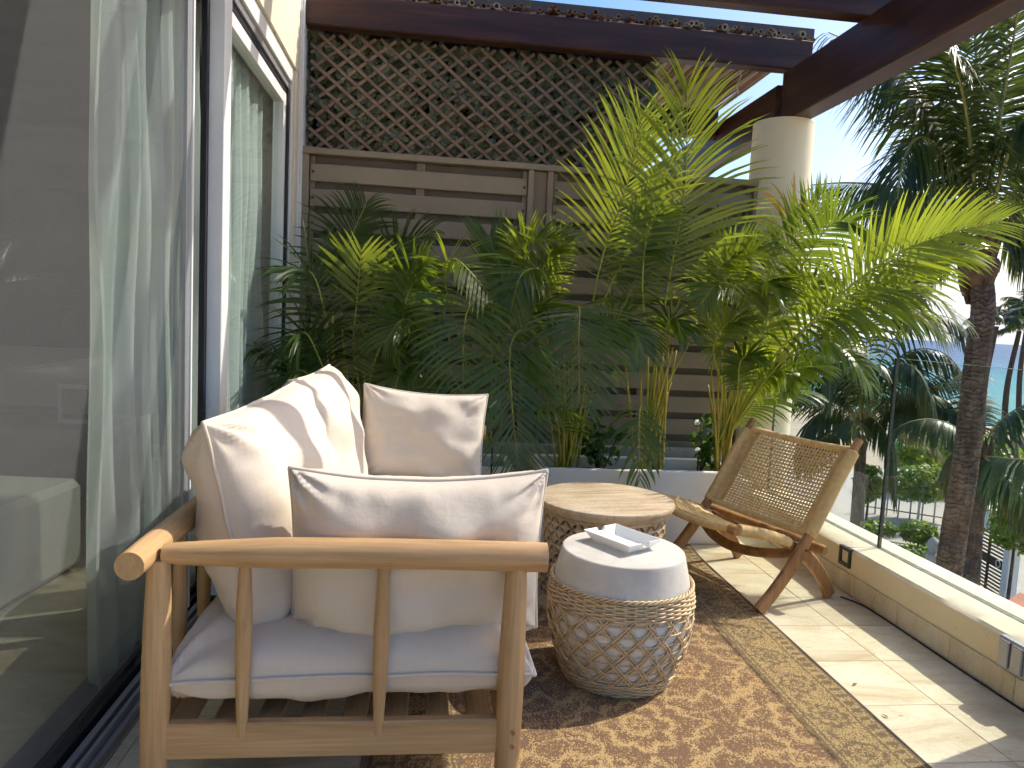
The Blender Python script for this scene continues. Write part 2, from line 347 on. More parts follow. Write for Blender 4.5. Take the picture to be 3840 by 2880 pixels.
MB().box(2.031-2.18, 2.171-2.18, 3.176-1.5, 3.181-1.5, .2165, .2186).obj('capping_joint', grey_cement, lw)

def glass_panel(name, label, y0, y1):
    t = thing(name, label, 'glass panel', (2.185, (y0+y1)/2, .218), 0, 'glass balustrade panels'); h = (y1-y0)/2
    pn = MB().box(-.006, .006, -h, h, 0, .908).obj('pane', rail_glass, t)
    MB().box(-.0066, .0066, -h-.0015, -h+.0005, 0, .908).obj('polished_edge', glass_edge, pn)
    MB().box(-.0066, .0066, h-.0005, h+.0015, 0, .908).obj('polished_edge', glass_edge, pn)
    MB().box(-.0062, .0062, -h, h, .908, .9095).obj('top_edge', glass_edge2, pn); return t
glass_edge2 = NT('glass_top_edge'); glass_edge2 = glass_edge2.done(glass_edge2.princ((.35, .45, .42), .15, spec=.7))
glass_panel('glass_panel', 'clear glass balustrade panel between the round column and the panel joint', 3.182, 4.33)
glass_panel('glass_panel', 'clear glass balustrade panel nearer the viewer, right of the panel joint', 1.9, 3.168)

def wall_light(y, z, label):
    t = thing('wall_light', label, 'wall light', (2.0265, y, z)); s = .046
    for a, b, c, d in ((-s, s, s-.016, s), (-s, s, -s, -s+.016), (-s, -s+.016, -s+.016, s-.016), (s-.016, s, -s+.016, s-.016)):
        MB().box(-.007, .012, a, b, c, d, .001).obj('frame', dark_metal, t)
    MB().box(.006, .014, -s+.016, s-.016, -s+.016, s-.016).obj('recess', black_gasket, t)
    MB().add([(.004, -.024, -.024), (.004, .02, -.024), (.004, .02, .014)], [(0, 1, 2)]).obj('deflector', dark_metal, t)
wall_light(3.19, .168, 'small square black recessed step light in the low wall')
ob = thing('outlet_cover', 'grey weatherproof socket cover on the low wall at the right edge', 'socket', (2.028, 2.155, .165))
MB().box(-.028, 0, -.062, .062, -.055, .055, .005).obj('housing', grey_metal, ob); MB().box(-.038, -.0285, -.05, -.006, -.045, .048, .003).obj('flap', grey_metal, ob); MB().box(-.038, -.0285, .006, .05, -.045, .048, .003).obj('flap', grey_metal, ob)

# ---- columns
def column(label, x, y):
    t = thing('column', label, 'column', (x, y, 0)); prof = [(.19, -.3), (.19, .02)]
    for i in range(24):
        z = .02+i*.11; prof.append((.1885+.0015*math.sin(z*4), z))
    prof += [(.1885, 2.535), (.183, 2.55)]
    MB().lathe(prof, 56).obj('shaft', cream_pale, t, auto=50); return t
column('pale cream round column carrying the pergola beside the palms', 2.215, 4.575)
column('cream round column of the pergola beyond the right edge near the viewer', 2.235, 1.915)

# ---- pergola beams
def beam(label, x0, x1, y0, y1, z0, z1, mat_, name='pergola_beam'):
    c = ((x0+x1)/2, (y0+y1)/2, z0); o = MB(); n = 14; ax = 0 if (x1-x0) > (y1-y0) else 1
    hx, hy = (x1-x0)/2, (y1-y0)/2; L = hx if ax == 0 else hy; W = hy if ax == 0 else hx; H = z1-z0; rows = []; ch = .008
    for i in range(n+1):
        s = -L+2*L*i/n; e = lambda k: mnoise.noise(Vector((s*2.1+k*7, k, x0*3+y0)))*.004
        sec = [(-W+ch, 0), (W-ch, e(6)*.5), (W+e(1), ch), (W+e(2), H-ch), (W-ch, H+e(3)), (-W+ch, H+e(4)), (-W+e(5), H-ch), (-W+e(1), ch)]
        rows.append([((s, a, b) if ax == 0 else (a, s, b)) for a, b in sec])
    v = [p for r in rows for p in r]; f = []
    for i in range(n):
        for k in range(8): f.append((i*8+k, (i+1)*8+k, (i+1)*8+(k+1) % 8, i*8+(k+1) % 8))
    f += [tuple(range(8)), tuple(n*8+k for k in range(7, -1, -1))]
    q = o.add(v, f).obj(name, mat_, None, auto=35, loc=c); tag(q, label, 'beam'); return q
ZC = 2.868
BX1 = 2.33
beam('dark red-brown pergola beam running straight across above the lattice screen', -.775, BX1, 4.50, 4.60, ZC, ZC+.185, beam_x)
for k, (y, lab) in enumerate(((3.69, 'dark pergola crossbeam cutting the top edge of the view before the bamboo roof'), (3.22, 'dark pergola crossbeam overhead, third from the lattice screen'), (2.72, 'dark pergola crossbeam overhead, fourth from the lattice screen'), (2.02, 'dark pergola crossbeam overhead closest to the viewer'))):
    beam(lab, -.775, BX1, y, y+.09, ZC, ZC+.185, beam_x)
beam('heavy dark main beam resting on the round column and running towards the viewer', 2.18, 2.325, .2, 4.56, 2.552, ZC-.003, beam_y)
beam('dark beam continuing beyond the round column behind the bamboo roof', 2.16, 2.30, 4.602, 7.6, 2.52, 2.80, beam_y)
beam('dark brown crossbeam under the bamboo roof behind the tall palm', -.775, 2.155, 5.55, 5.67, 2.70, 2.90, beam_x)

# ---- fence
fe = thing('slatted_fence', 'taupe painted slatted fence behind the potted palms', 'fence', (.64, 4.56, 0))
FX, FYY = .64, 4.56
def fbox(n, x0, x1, y0, y1, z0, z1, m=None, c=.003): return MB().box(x0-FX, x1-FX, y0-FYY, y1-FYY, z0, z1, c).obj(n, m or fence_paint, fe)
fbox('top_rail', -.775, 2.06, 4.495, 4.60, 2.135, 2.172)
fbox('stile', -.775, -.735, 4.50, 4.59, 0, 2.134); fbox('stile', .575, .610, 4.50, 4.59, 0, 2.134); fbox('stile', .695, .730, 4.50, 4.59, 0, 2.134); fbox('stile', 2.02, 2.06, 4.50, 4.59, 0, 2.134)
fbox('post', .6105, .6945, 4.535, 4.62, 0, 2.134)
scr = MB().lathe([(.0085, 0), (.0085, .003), (.006, .0045)], 10).mesh('screw', screw_metal)
for x0, x1 in ((-.7345, .5745), (.7305, 2.0195)):
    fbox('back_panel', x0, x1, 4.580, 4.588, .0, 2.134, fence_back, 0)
    for bx in (x0, (x0+x1)/2-.027, x1-.03): fbox('batten', bx, bx+(.054 if x0 < bx < x1-.1 else .03), 4.545, 4.578, 0, 2.133)
    w = x1-x0; sl = [MB().box(-w/2+.004, w/2-.004, -.011, .011, -.052, .052, .004).mesh('slat', fence_paint)]
    for k in range(14):
        z = 2.032-.1455*k
        if z < .05: break
        slat_o = link('slat', sl[0], fe, ((x0+x1)/2-FX, 4.532-FYY, z), (random.uniform(-.01, .01), random.uniform(-.0012, .0012), 0))
        if z > .7:
            for xx in (x0+.022, x1-.022): link('screw', scr, slat_o, (xx-(x0+x1)/2, -.0122, random.uniform(-.004, .004)), (math.pi/2, 0, 0))

# ---- lattice with artificial leaves
tr = thing('lattice_screen', 'brown diagonal wooden lattice with artificial ivy above the fence', 'lattice', (.30, 4.64, 2.18))
X0, X1, Z0, Z1, TA = -.76, 1.34, 2.175, 2.86, math.tan(math.radians(39))
def clip(k, s):
    pts = []
    for x in (X0, X1):
        z = k+s*TA*x
        if Z0 <= z <= Z1: pts.append((x, z))
    for z in (Z0, Z1):
        x = (z-k)/(s*TA)
        if X0 < x < X1: pts.append((x, z))
    return sorted(pts)[:2] if len(pts) >= 2 else None
for s, yy in ((-1, 4.618), (1, 4.628)):
    for i in range(-40, 60):
        p = clip(i*.098+.03, s)
        if not p or math.dist(*p) < .05: continue
        (xa, za), (xb, zb) = p; L = math.dist(*p); a = math.atan2(zb-za, xb-xa)
        MB().box(-L/2, L/2, -.0045, .0045, -.0098, .0098, .0015).obj('slat', trellis_wood, tr, loc=((xa+xb)/2-.30, yy-4.64, (za+zb)/2-2.18)).rotation_euler = (0, -a, 0)
def leaf_cloud(n, posf, size, nleaf, spread, mats, tone=True, shape='ovate', facing=None):
    mb = MB(); tones = []
    for i in range(n):
        p, nrm = posf(i); nrm = Vector(nrm).normalized(); a0 = random.uniform(0, 6.28); e1 = nrm.orthogonal().normalized(); e2 = nrm.cross(e1)
        for k in range(nleaf):
            a = a0+(k-(nleaf-1)/2)*spread; d = (e1*math.cos(a)+e2*math.sin(a)+nrm*random.uniform(-.25, .35)).normalized(); w = nrm.cross(d).normalized()
            L = size*random.uniform(.65, 1.15); b = Vector(p)+d*L*.12; W = L*.28; up = nrm*L*.07
            v = [b, b+d*L*.35+w*W+up, b+d*L*.35-w*W+up, b+d*L*.4, b+d*L*.72+w*W*.85, b+d*L*.72-w*W*.85, b+d*L]
            mb.add(v, [(0, 3, 1), (0, 2, 3), (3, 6, 4, 1), (3, 2, 5, 6)], random.randrange(len(mats)) if len(mats) > 1 else 0); tones += [random.random()]*7
    return mb, tones
def set_tone(me, tones):
    a = me.attributes.new('tone', 'FLOAT', 'POINT'); a.data.foreach_set('value', tones)
mb, tn = leaf_cloud(1250, lambda i: ((random.uniform(X0, X1+.03)-.30, random.uniform(-.005, .05), random.uniform(Z0, Z1)-2.18), (random.gauss(0, .35), -1, random.gauss(.3, .35))), .062, 5, .62, [ivy_leaf])
iv = mb.obj('ivy_leaves', ivy_leaf, tr, smooth=True); set_tone(iv.data, tn); tag(iv, kind='stuff')
nb = MB().box(-.78, 1.36, 4.76, 4.80, 2.05, 3.0).obj('lattice_shade_sheet', mottled('behind_lattice_shade', (.03, .03, .026), (.055, .05, .042), 6, .9, 0)); tag(nb, 'dark sheet added as painted shade behind the leafy lattice', 'screen')  # added dark sheet; the shade beyond the lattice is put into its colour

# ---- bamboo roof beyond the first beam
br = thing('bamboo_roof', 'roof of bamboo canes laid over the beams behind the lattice screen', 'roof', (.9, 5.2, 3.075))
bam = [mottled('bamboo_%d' % i, c1, c2, 9, .6, .3, 40, .003, aniso=(1, .15, 1)) for i, (c1, c2) in enumerate((((.20, .13, .08), (.34, .25, .16)), ((.14, .06, .03), (.26, .13, .06)), ((.26, .21, .15), (.42, .35, .26))))]
def cane_mesh(r, mt, L=2.1):
    mb = MB(); n = 12; prof = []
    ys_ = [-.5*L, -.499*L]
    path = []; rad = []
    for k in range(8):
        y = -L/2+L*k/7; path.append((random.uniform(-.004, .004), y, random.uniform(-.003, .003))); rad.append(r*random.uniform(.93, 1.07))
    mb.tube(path, rad, n, cap=False)
    ring = len(path)*n; b = list(mb.v[:n]); c = Vector((0, 0, 0))
    for p in b: c += Vector(p)/n
    inner = [tuple(c+(Vector(p)-c)*.62) for p in b]; deep = [(p[0], p[1]+.05, p[2]) for p in inner]
    mb.add(b+inner+deep, [(i, (i+1) % n, n+(i+1) % n, n+i) for i in range(n)] + [(n+i, n+(i+1) % n, 2*n+(i+1) % n, 2*n+i) for i in range(n)] + [tuple(2*n+i for i in range(n))])
    return mb.mesh('cane', mt, auto=50)
cms = [cane_mesh(random.uniform(.010, .021), random.choice(bam)) for _ in range(14)]
x = -.70
while x < 2.36:
    me = random.choice(cms); r = max(v.co.x for v in me.vertices)
    link('cane', me, br, (x+r-.9, random.uniform(.33, .40), random.uniform(-.006, .010)), (random.uniform(-.012, .012), random.uniform(0, 6.28) if False else 0, random.uniform(-.02, .02))); x += 2*r*random.uniform(.8, 1.25)
for k in range(26): link('cane', random.choice(cms), br, (random.uniform(-.70, 2.3)-.9, random.uniform(.32, .42), random.uniform(.018, .028)), (random.uniform(-.012, .012), 0, random.uniform(-.05, .05)))
MB().box(-.78-.9, 2.43-.9, 4.70-5.2, 4.72-5.2, .0, .10).obj('fascia_board', mottled('fascia_board', (.30, .225, .15), (.38, .29, .20), 4, .7, .1, world=True), br)
MB().box(-.78-.9, 2.43-.9, 4.685-5.2, 4.699-5.2, .068, .128, .002).obj('flashing_strip', mottled('brown_metal', (.07, .058, .05), (.09, .075, .065), 4, .45, 0), br)
for xx in (-.3, .5, 1.3, 2.1): MB().box(xx-.02-.9, xx+.02-.9, 4.684-5.2, 4.699-5.2, .0, .0675).obj('bracket', dark_metal, br)
MB().box(-.78-.9, 2.44-.9, 4.73-5.2, 7.1-5.2, .101, .12).obj('roof_board', mottled('roof_board', (.12, .09, .06), (.17, .13, .09), 4, .8, 0), br)

# ================================================================== house front
hf = thing('house_front', 'cream house wall with tall sliding glass doors on the left', 'house', (-.80, 2.0, 0))
HX, HY = -.80, 2.0
def hbox(n, x0, x1, y0, y1, z0, z1, m, c=.002, par=None): return MB().box(x0-HX, x1-HX, y0-HY, y1-HY, z0, z1, c).obj(n, m, par or hf)
hbox('upper_wall', -1.10, -.792, -1.6, 4.46, 2.56, 3.7, cream, .004)
hbox('upper_wall', -1.10, -.784, 4.4605, 6.9, -.3, 3.7, white_pl, .004)
hbox('door_reveal', -1.06, -.792, 4.36, 4.46, -.3, 2.5595, cream, .004)
hbox('corner_pilaster', -.7835, -.772, 4.468, 4.53, 0, 3.6, white_frame)
hbox('head_frame', -1.04, -.806, -1.6, 4.36, 2.475, 2.5595, white_frame); hbox('head_track', -.99, -.8195, -1.6, 4.30, 2.435, 2.4745, grey_metal); hbox('head_gasket', -.905, -.829, 3.06, 4.29, 2.40, 2.4345, black_gasket)
hbox('jamb_frame', -1.03, -.806, 4.315, 4.3595, .0, 2.4745, white_frame); hbox('jamb_gasket', -.90, -.815, 4.275, 4.3145, .06, 2.4345, black_gasket)
# floor track: grey aluminium steps with dark grooves
hbox('door_sill', -1.05, -.800, -1.6, 4.36, -.30, .004, grey_metal)
for a, b, z, m in ((-.812, -.803, .020, mottled('sill_bronze', (.16, .125, .10), (.20, .16, .125), 6, .5, 0)), (-.850, -.838, .030, grey_metal), (-.880, -.862, .034, grey_metal), (-.905, -.893, .045, black_gasket), (-.94, -.925, .045, black_gasket)):
    hbox('track_rail', a, b, -1.6, 4.315, .0045, z, m, .001)
# fixed pane with its frame (far), sliding pane and insect screen (near)
fp = tag(hbox('fixed_door_frame', -.90, -.812, 3.00, 3.095, .035, 2.434, white_frame, .003), None)
hbox('meeting_gasket', -.892, -.868, 2.972, 2.9995, .05, 2.434, black_gasket)
FD = fp
hbox('fixed_door_stile', -.888, -.828, 4.215, 4.2745, .04, 2.40, white_frame, par=FD); hbox('bottom_rail', -.886, -.83, 3.0955, 4.2145, .036, .12, white_frame, par=FD); hbox('bottom_gasket', -.868, -.846, 3.0955, 4.2145, .1205, .142, black_gasket, par=FD); hbox('top_rail', -.886, -.83, 3.0955, 4.2145, 2.34, 2.3995, white_frame, par=FD)
hbox('fixed_pane', -.862, -.854, 3.096, 4.214, .1425, 2.3395, door_glass, 0, par=FD)
hbox('sliding_pane', -.936, -.928, .4, 2.954, .05, 2.43, door_glass, 0)
def screen_mat():
    t = NT('insect_screen'); v = t.world_coord()
    a = t.node('TexWave', wave_type='BANDS', bands_direction='Z'); a.inputs['Scale'].default_value = 95; t.link(v, a.inputs['Vector'])
    b = t.node('TexWave', wave_type='BANDS', bands_direction='Y'); b.inputs['Scale'].default_value = 95; t.link(v, b.inputs['Vector'])
    f = t.math('MULTIPLY_ADD', t.math('MAXIMUM', a.outputs['Fac'], b.outputs['Fac']), .25, .12)
    dust = t.math('MULTIPLY', t.math('GREATER_THAN', t.noise(v, 180, 2, .6), .74), .3)
    f = t.math('ADD', f, dust)
    d = t.node('BsdfDiffuse'); d.inputs['Color'].default_value = (.20, .20, .198, 1); tr_ = t.node('BsdfTransparent'); mx = t.node('MixShader')
    t.link(f, mx.inputs[0]); t.link(tr_.outputs[0], mx.inputs[1]); t.link(d.outputs[0], mx.inputs[2]); return t.done(mx.outputs[0])
scr_m = screen_mat()
sn = thing('insect_screen', 'grey mesh insect screen door in front of the dark room on the left', 'screen door', (-.895, 2.2, .05))
MB().add([(0, -.66, 0), (0, .595, 0), (0, .595, 2.38), (0, -.66, 2.38)], [(0, 1, 2, 3)]).obj('mesh', scr_m, sn)
MB().box(-.012, .012, .5955, .640, 0, 2.38, .002).obj('stile', grey_metal, sn); MB().box(-.010, .018, .6405, .655, 0, 2.38, .001).obj('stile_lit_face', white_frame, sn)  # white strip puts the stile's sunlit face into the colour
MB().box(-.012, .012, -.70, -.6605, 0, 2.38, .002).obj('stile', white_frame, sn)

# ---- room behind the glass
room = MB()
room.box(-5.2, -1.055, -1.7, 6.8, -.30, -.004)
rm_floor = room.obj('room_floor', trav); tag(rm_floor, kind='structure')
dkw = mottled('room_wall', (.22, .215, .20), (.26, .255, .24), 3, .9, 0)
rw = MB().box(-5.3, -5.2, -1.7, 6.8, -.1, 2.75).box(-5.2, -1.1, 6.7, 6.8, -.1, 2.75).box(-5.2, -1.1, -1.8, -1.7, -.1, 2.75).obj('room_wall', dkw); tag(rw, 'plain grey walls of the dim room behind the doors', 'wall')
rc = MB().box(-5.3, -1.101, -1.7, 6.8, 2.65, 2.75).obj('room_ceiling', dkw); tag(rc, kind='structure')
bn = thing('bench', 'pale upholstered box bench inside the room behind the screen', 'bench', (-2.05, 2.6, 0))
def soft_box(w, d, h, c=.03):
    mb = MB(); mb.box(-w/2, w/2, -d/2, d/2, 0, h, c); return mb
soft_box(.9, 1.75, .40).obj('body', bench_fabric, bn, loc=(0, 0, .015)); bn.rotation_euler = (0, 0, -.10)
MB().box(-.41, .41, -.83, .83, 0, .0145).obj('plinth', black_gasket, bn)
so = thing('indoor_sofa', 'grey upholstered seat back standing deeper in the dim room', 'sofa', (-3.1, 5.0, 0))
soft_box(2.2, .8, .42).obj('seat', bench_fabric, so); soft_box(2.2, .22, .45, .06).obj('backrest', bench_fabric, so, loc=(0, .28, .425))
fr_ = thing('picture_frame', 'small white frame standing on the indoor seat', 'frame', (-2.2, 4.9, .42))
for a, b, c, d in ((-.12, .12, 0, .025), (-.12, .12, .225, .25), (-.12, -.095, .0255, .2245), (.095, .12, .0255, .2245)): MB().box(a, b, -.01, .01, c, d).obj('frame_bar', white_frame, fr_)

def curtain_mat():
    t = NT('curtain'); v = t.coord('Object'); n = t.noise(v, 300, 2, .7); col = t.mix(t.math('MULTIPLY', n, .3), (.86, .92, .90), (.78, .84, .82))
    p = t.princ(col, .9, t.bump(n, .1, .001), spec=.1); tl = t.node('BsdfTranslucent'); tl.inputs['Color'].default_value = (.7, .75, .73, 1)
    mx = t.node('MixShader'); mx.inputs[0].default_value = .35; t.link(p, mx.inputs[1]); t.link(tl.outputs[0], mx.inputs[2]); tp_ = t.node('BsdfTransparent'); m2 = t.node('MixShader'); m2.inputs[0].default_value = .30; t.link(mx.outputs[0], m2.inputs[1]); t.link(tp_.outputs[0], m2.inputs[2]); return t.done(m2.outputs[0])
cm = curtain_mat()
def curtain(label, y0, y1, folds, amp, x, flare=0.0):
    nu, nv = folds*10, 14; v = []; f = []
    for j in range(nv+1):
        z = .012+2.44*j/nv; q = 1-j/nv
        for i in range(nu+1):
            s = i/nu; ph = s*folds*2*math.pi+.9*math.sin(s*9+1.3); yy = y0+(y1-y0)*s+flare*q*(s-.5)+.012*math.sin(ph*.5+z)
            xx = amp*(math.sin(ph)+.25*math.sin(2.3*ph+1))*(0.65+.35*q)+.012*mnoise.noise(Vector((s*5, z*1.3, y0)))*3
            v.append((xx, yy-y0, z))
    for j in range(nv):
        for i in range(nu): a = j*(nu+1)+i; f.append((a, a+1, a+nu+2, a+nu+1))
    o = MB().add(v, f).obj('curtain', cm, None, smooth=True, loc=(x, y0, 0)); tag(o, label, 'curtain', 'curtains behind the doors'); return o
curtain('sheer pale green curtain gathered behind the insect screen', 2.29, 3.30, 9, .030, -.992, .05)
curtain('sheer pale green curtain with sunlit folds behind the fixed far pane', 3.12, 4.16, 9, .028, -.925, .02)

# ================================================================== planters
def planter(label, x0, x1, y0, y1, h):
    t = thing('planter', label, 'planter', ((x0+x1)/2, (y0+y1)/2, 0), 0, 'white planter troughs'); a, b = (x1-x0)/2, (y1-y0)/2; w = .035
    MB().box(-a, a, -b, -b+w, 0, h, .006).obj('front_wall', planter_mat, t); MB().box(-a, a, b-w, b, 0, h, .006).obj('rear_wall', planter_mat, t)
    MB().box(-a, -a+w, -b+w+.0005, b-w-.0005, 0, h-.001, .004).obj('end_wall', planter_mat, t); MB().box(a-w, a, -b+w+.0005, b-w-.0005, 0, h-.001, .004).obj('end_wall', planter_mat, t)
    n = 26; v = []; f = []
    for j in range(9):
        for i in range(n+1): v.append((-a+w+(2*a-2*w)*i/n, -b+w+(2*b-2*w)*j/8, h-.07+mnoise.noise(Vector((i*.6, j*.6, x0)))*.015))
    for j in range(8):
        for i in range(n): q = j*(n+1)+i; f.append((q, q+1, q+n+2, q+n+1))
    MB().add(v, f).obj('soil', soil, t, smooth=True); return t
planter('long white trough planter behind the drum table', .640, 1.80, 3.88, 4.30, .418)
planter('white trough planter in the corner behind the sofa', -.72, .50, 3.93, 4.33, .405)
lg = MB().box(-.74, 2.02, 4.37, 4.44, 0, .46, .004).obj('rear_ledge', grey_cement); tag(lg, 'grey cement ledge between the white planters and the fence', 'ledge')
rt = MB().box(1.815, 2.03, 4.22, 4.36, 0, .30, .004).obj('return_wall', cream); tag(rt, 'short cream return wall between the long planter and the column', 'wall')

# ================================================================== rug
RX0, RX1, RY0, RY1 = -.10, 1.485, .55, 3.80
def rug_mesh():
    st = .0085; nx = int((RX1-RX0)/st); ny = int((RY1-RY0)/st)
    gx = np.linspace(0, RX1-RX0, nx+1); gy = np.linspace(0, RY1-RY0, ny+1); X, Y = np.meshgrid(gx, gy)
    W, H = RX1-RX0, RY1-RY0; e = np.minimum(np.minimum(X, W-X), np.minimum(Y, H-Y))
    along = np.where(np.minimum(X, W-X) < np.minimum(Y, H-Y), Y, X)
    def rosette(dx, dy, R, k, ph=0, lw=.11):
        r = np.hypot(dx, dy)/R; th = np.arctan2(dy, dx); pet = .70+.26*np.abs(np.cos(k*th/2+ph))
        return np.exp(-((r-pet)/lw)**2) + np.exp(-((r-.36)/.10)**2)*.8 + np.exp(-(r/.15)**2)
    bp = .205; u = (along/bp) % 1.0-.5
    bord = rosette(u*bp, e-.150, .062, 8) + .7*np.exp(-((e-.150-.05*np.sin(2*np.pi*along/bp+1.57))/.012)**2)*(np.abs(u) > .27)
    bord = bord*((e > .075) & (e < .225)) + .55*np.exp(-((np.abs(np.sin(np.pi*along/.06))*.018+.2-e)/.008)**2)*0
    zig = (e > .022) & (e < .055)
    fx, fy = X-W/2, Y-H/2+.12; px_, py_ = .56, .74
    def cell(ox, oy):
        cx = ((fx+ox)/px_+.5) % 1.0-.5; cy = ((fy+oy)/py_+.5) % 1.0-.5; return cx*px_, cy*py_
    a, b = cell(0, 0); c, d = cell(px_/2, py_/2)
    fld = rosette(a, b*.85, .12, 8) + .8*rosette(c, d*.85, .085, 6, .5)
    for (m, n_) in ((a, b), (c, d)):
        th = np.arctan2(n_, m); rr = np.hypot(m, n_*.8)
        fld = np.maximum(fld, .95*np.exp(-((rr-(.185+.03*np.cos(6*th)+.016*np.sin(14*th+1)))/.013)**2))
        fld = np.maximum(fld, .8*np.exp(-((np.sin(5*th+rr*60))/.38)**2)*np.exp(-((rr-.245)/.026)**2))
    pat = np.where(e < .25, .66-.60*np.clip(bord, 0, 1), .27+.60*np.clip(fld, 0, 1))
    pat = np.where(zig, .38+.3*np.sign(np.sin(2*np.pi*along/.045)), pat)
    pat = np.where(np.abs(e-.245) < .005, .05, pat); pat = np.where(np.abs(e-.232) < .004, .15, pat); pat = np.where(np.abs(e-.066) < .004, .12, pat); pat = np.where(e < .014, .05, pat)
    inner = np.clip((e-.25)/.03, 0, 1)
    curl = np.zeros_like(X); curl += .018*np.exp(-((W-X)/.08)**2)*np.exp(-((H-Y)/.12)**2)
    rip = .0016*np.sin(Y*13+X*3)*np.exp(-((W-X)/.25)**2)
    Z = .0085+curl+rip*(e > .0)
    skew = -.028*(1-Y/H)
    v = np.stack([X+skew, Y, Z], -1).reshape(-1, 3); n1 = nx+1
    i, j = np.meshgrid(np.arange(nx), np.arange(ny)); q = (j*n1+i).ravel(); f = np.stack([q, q+1, q+n1+1, q+n1], -1)
    return v, f, pat.ravel(), inner.ravel(), nx, ny
def rug_mat():
    t = NT('rug_weave'); v = t.coord('Object'); pa = t.node('Attribute', attribute_name='pattern').outputs['Fac']; inn = t.node('Attribute', attribute_name='inner').outputs['Fac']
    sn_ = t.node('VectorMath', operation='SNAP'); t.link(v, sn_.inputs[0]); sn_.inputs[1].default_value = (.0034, .0052, 1.0)
    wn_ = t.node('TexWhiteNoise', noise_dimensions='2D'); t.link(sn_.outputs[0], wn_.inputs['Vector']); rnd_ = wn_.outputs['Value']
    mid = t.noise(v, 130, 3, .7); big = t.noise(v, 2.6, 3, .6); st = t.noise(t.coord('Object', (7, 70, 1)), 1.0, 3, .65)
    pr = t.math('ADD', pa, t.math('MULTIPLY', t.math('SUBTRACT', mid, .5), .5)); pr = t.math('ADD', pr, t.math('MULTIPLY', t.math('SUBTRACT', big, .5), .35)); pr = t.math('ADD', pr, t.math('MULTIPLY', t.math('SUBTRACT', st, .5), .6))
    val = t.math('ADD', t.math('SUBTRACT', pr, t.math('MULTIPLY', rnd_, .74)), .28)
    light = t.mix(big, (.40, .28, .13), (.42, .275, .12)); dk = t.mix(inn, (.165, .112, .065), (.165, .10, .058))
    col = t.mix(t.ramp(val, [(.36, 0.0), (.56, 1.0)]), dk, light)
    h = t.math('ADD', rnd_, mid)
    return t.done(t.princ(col, .92, t.bump(h, .5, .002), spec=.12))
v, f, pat, inner, nx, ny = rug_mesh()
me = bpy.data.meshes.new('pile'); me.from_pydata(v.tolist(), [], f.tolist()); me.materials.append(rug_mat()); me.polygons.foreach_set('use_smooth', [True]*len(f))
for nm, ar in (('pattern', pat), ('inner', inner)):
    a = me.attributes.new(nm, 'FLOAT', 'POINT'); a.data.foreach_set('value', ar.astype(np.float32))
rug = thing('rug', 'brown and gold patterned outdoor rug under the tables', 'rug', (RX0, RY0, 0)); link('pile', me, rug)
n1 = nx+1; bind = mottled('rug_binding', (.12, .09, .075), (.20, .16, .14), 90, .9, .4, 200, .002)
edge = [v[j*n1+nx] for j in range(0, ny+1, 4)]; mb = MB(); mb.tube([(p[0], p[1], p[2]-.002) for p in edge], .005, 6); mb.tube([(p[0], p[1], p[2]-.002) for p in [v[ny*n1+i] for i in range(0, nx+1, 4)]], .005, 6); mb.obj('binding', bind, rug, smooth=True)

# ---- black cable lying along the skirting, white cord hanging from the bamboo
cb = MB().tube(spline([Vector((1.965, 3.10, .004)), Vector((2.012, 2.98, .004)), Vector((2.018, 2.72, .004)), Vector((2.016, 2.45, .004)), Vector((2.020, 2.1, .004))], 40), .0035, 6).obj('cable', black_gasket, None, smooth=True); tag(cb, 'thin black cable lying on the tiles along the skirting', 'cable')
wc = at(1598, 150, 4.9); MB_ = MB().tube(spline([wc, wc+Vector((.01, 0, -.05)), wc+Vector((-.012, 0, -.10)), wc+Vector((.004, 0, -.16))], 14), .004, 6).obj('cord', white_frame, None, smooth=True); tag(MB_, 'short white cord hanging below the bamboo roof', 'cord')

# ================================================================== sofa
SX, SY = -.17, 2.55
sf = thing('sofa', 'teak outdoor sofa frame with round arm rails and spindles', 'sofa', (SX, SY, 0))
def L3(p): return (p[0]-SX, p[1]-SY, p[2])
YA, YB = 1.63, 3.46                        # near and far arm
def post(x, y, lean=0.0, r0=.026, r1=.0315, r2=.024, top=.66):
    path = []; rad = []
    for i in range(13):
        q = i/12; z = top*q; path.append((x+lean*q, y, z)); rad.append(r0+(r1-r0)*math.sin(min(1, q/.6)*math.pi/2) if q < .6 else r1+(r2-r1)*((q-.6)/.4)**1.3)
    return [L3(p) for p in path], rad
for y in (YA, YB):
    pth, rd = post(-.578, y, .012); MB().tube(pth, rd, 20).obj('leg', teak[2], sf, auto=40)
    pth, rd = post(.225, y, 0.0); fl_ = MB().tube(pth, rd, 20).obj('leg', teak[2], sf, auto=40)
    n = 28; path = []; rad = []
    for i in range(n+1):
        q = i/n; x = -.556+q*(.850); path.append(L3((x, y, .672+.005*math.sin(q*math.pi)))); rad.append(.022+.0125*min(1, max(0, (q-.0)/.28))**.8)
    MB().tube(path, rad, 20).obj('arm_rail', teak[0], sf, auto=40)
    for x in (-.384, -.079):
        path = []; rad = []
        for i in range(17):
            q = i/16; z = .252+q*.405; path.append(L3((x, y-.004+.006*q, z))); rad.append(.011+.0075*math.sin(min(1, q/.62)*math.pi/2)*1.0 if q < .62 else .0185-.006*((q-.62)/.38)**1.5)
        MB().tube(path, rad, 14).obj('spindle', teak[2], sf, auto=40)
    MB().box(-.552-SX, .200-SX, y-.012-SY, y+.016-SY, .200, .284, .004).obj('side_rail', teak[0], sf)
    for z in (.262, .228): MB().tube([(.232-SX, y-.0285-SY, z), (.232-SX, y-.0325-SY, z)], [.0075, .006], 12).obj('bolt_cap', chair_wood, fl_)
path = [L3((-.596, YA-.085+(YB-YA+.17)*i/24, .672)) for i in range(25)]
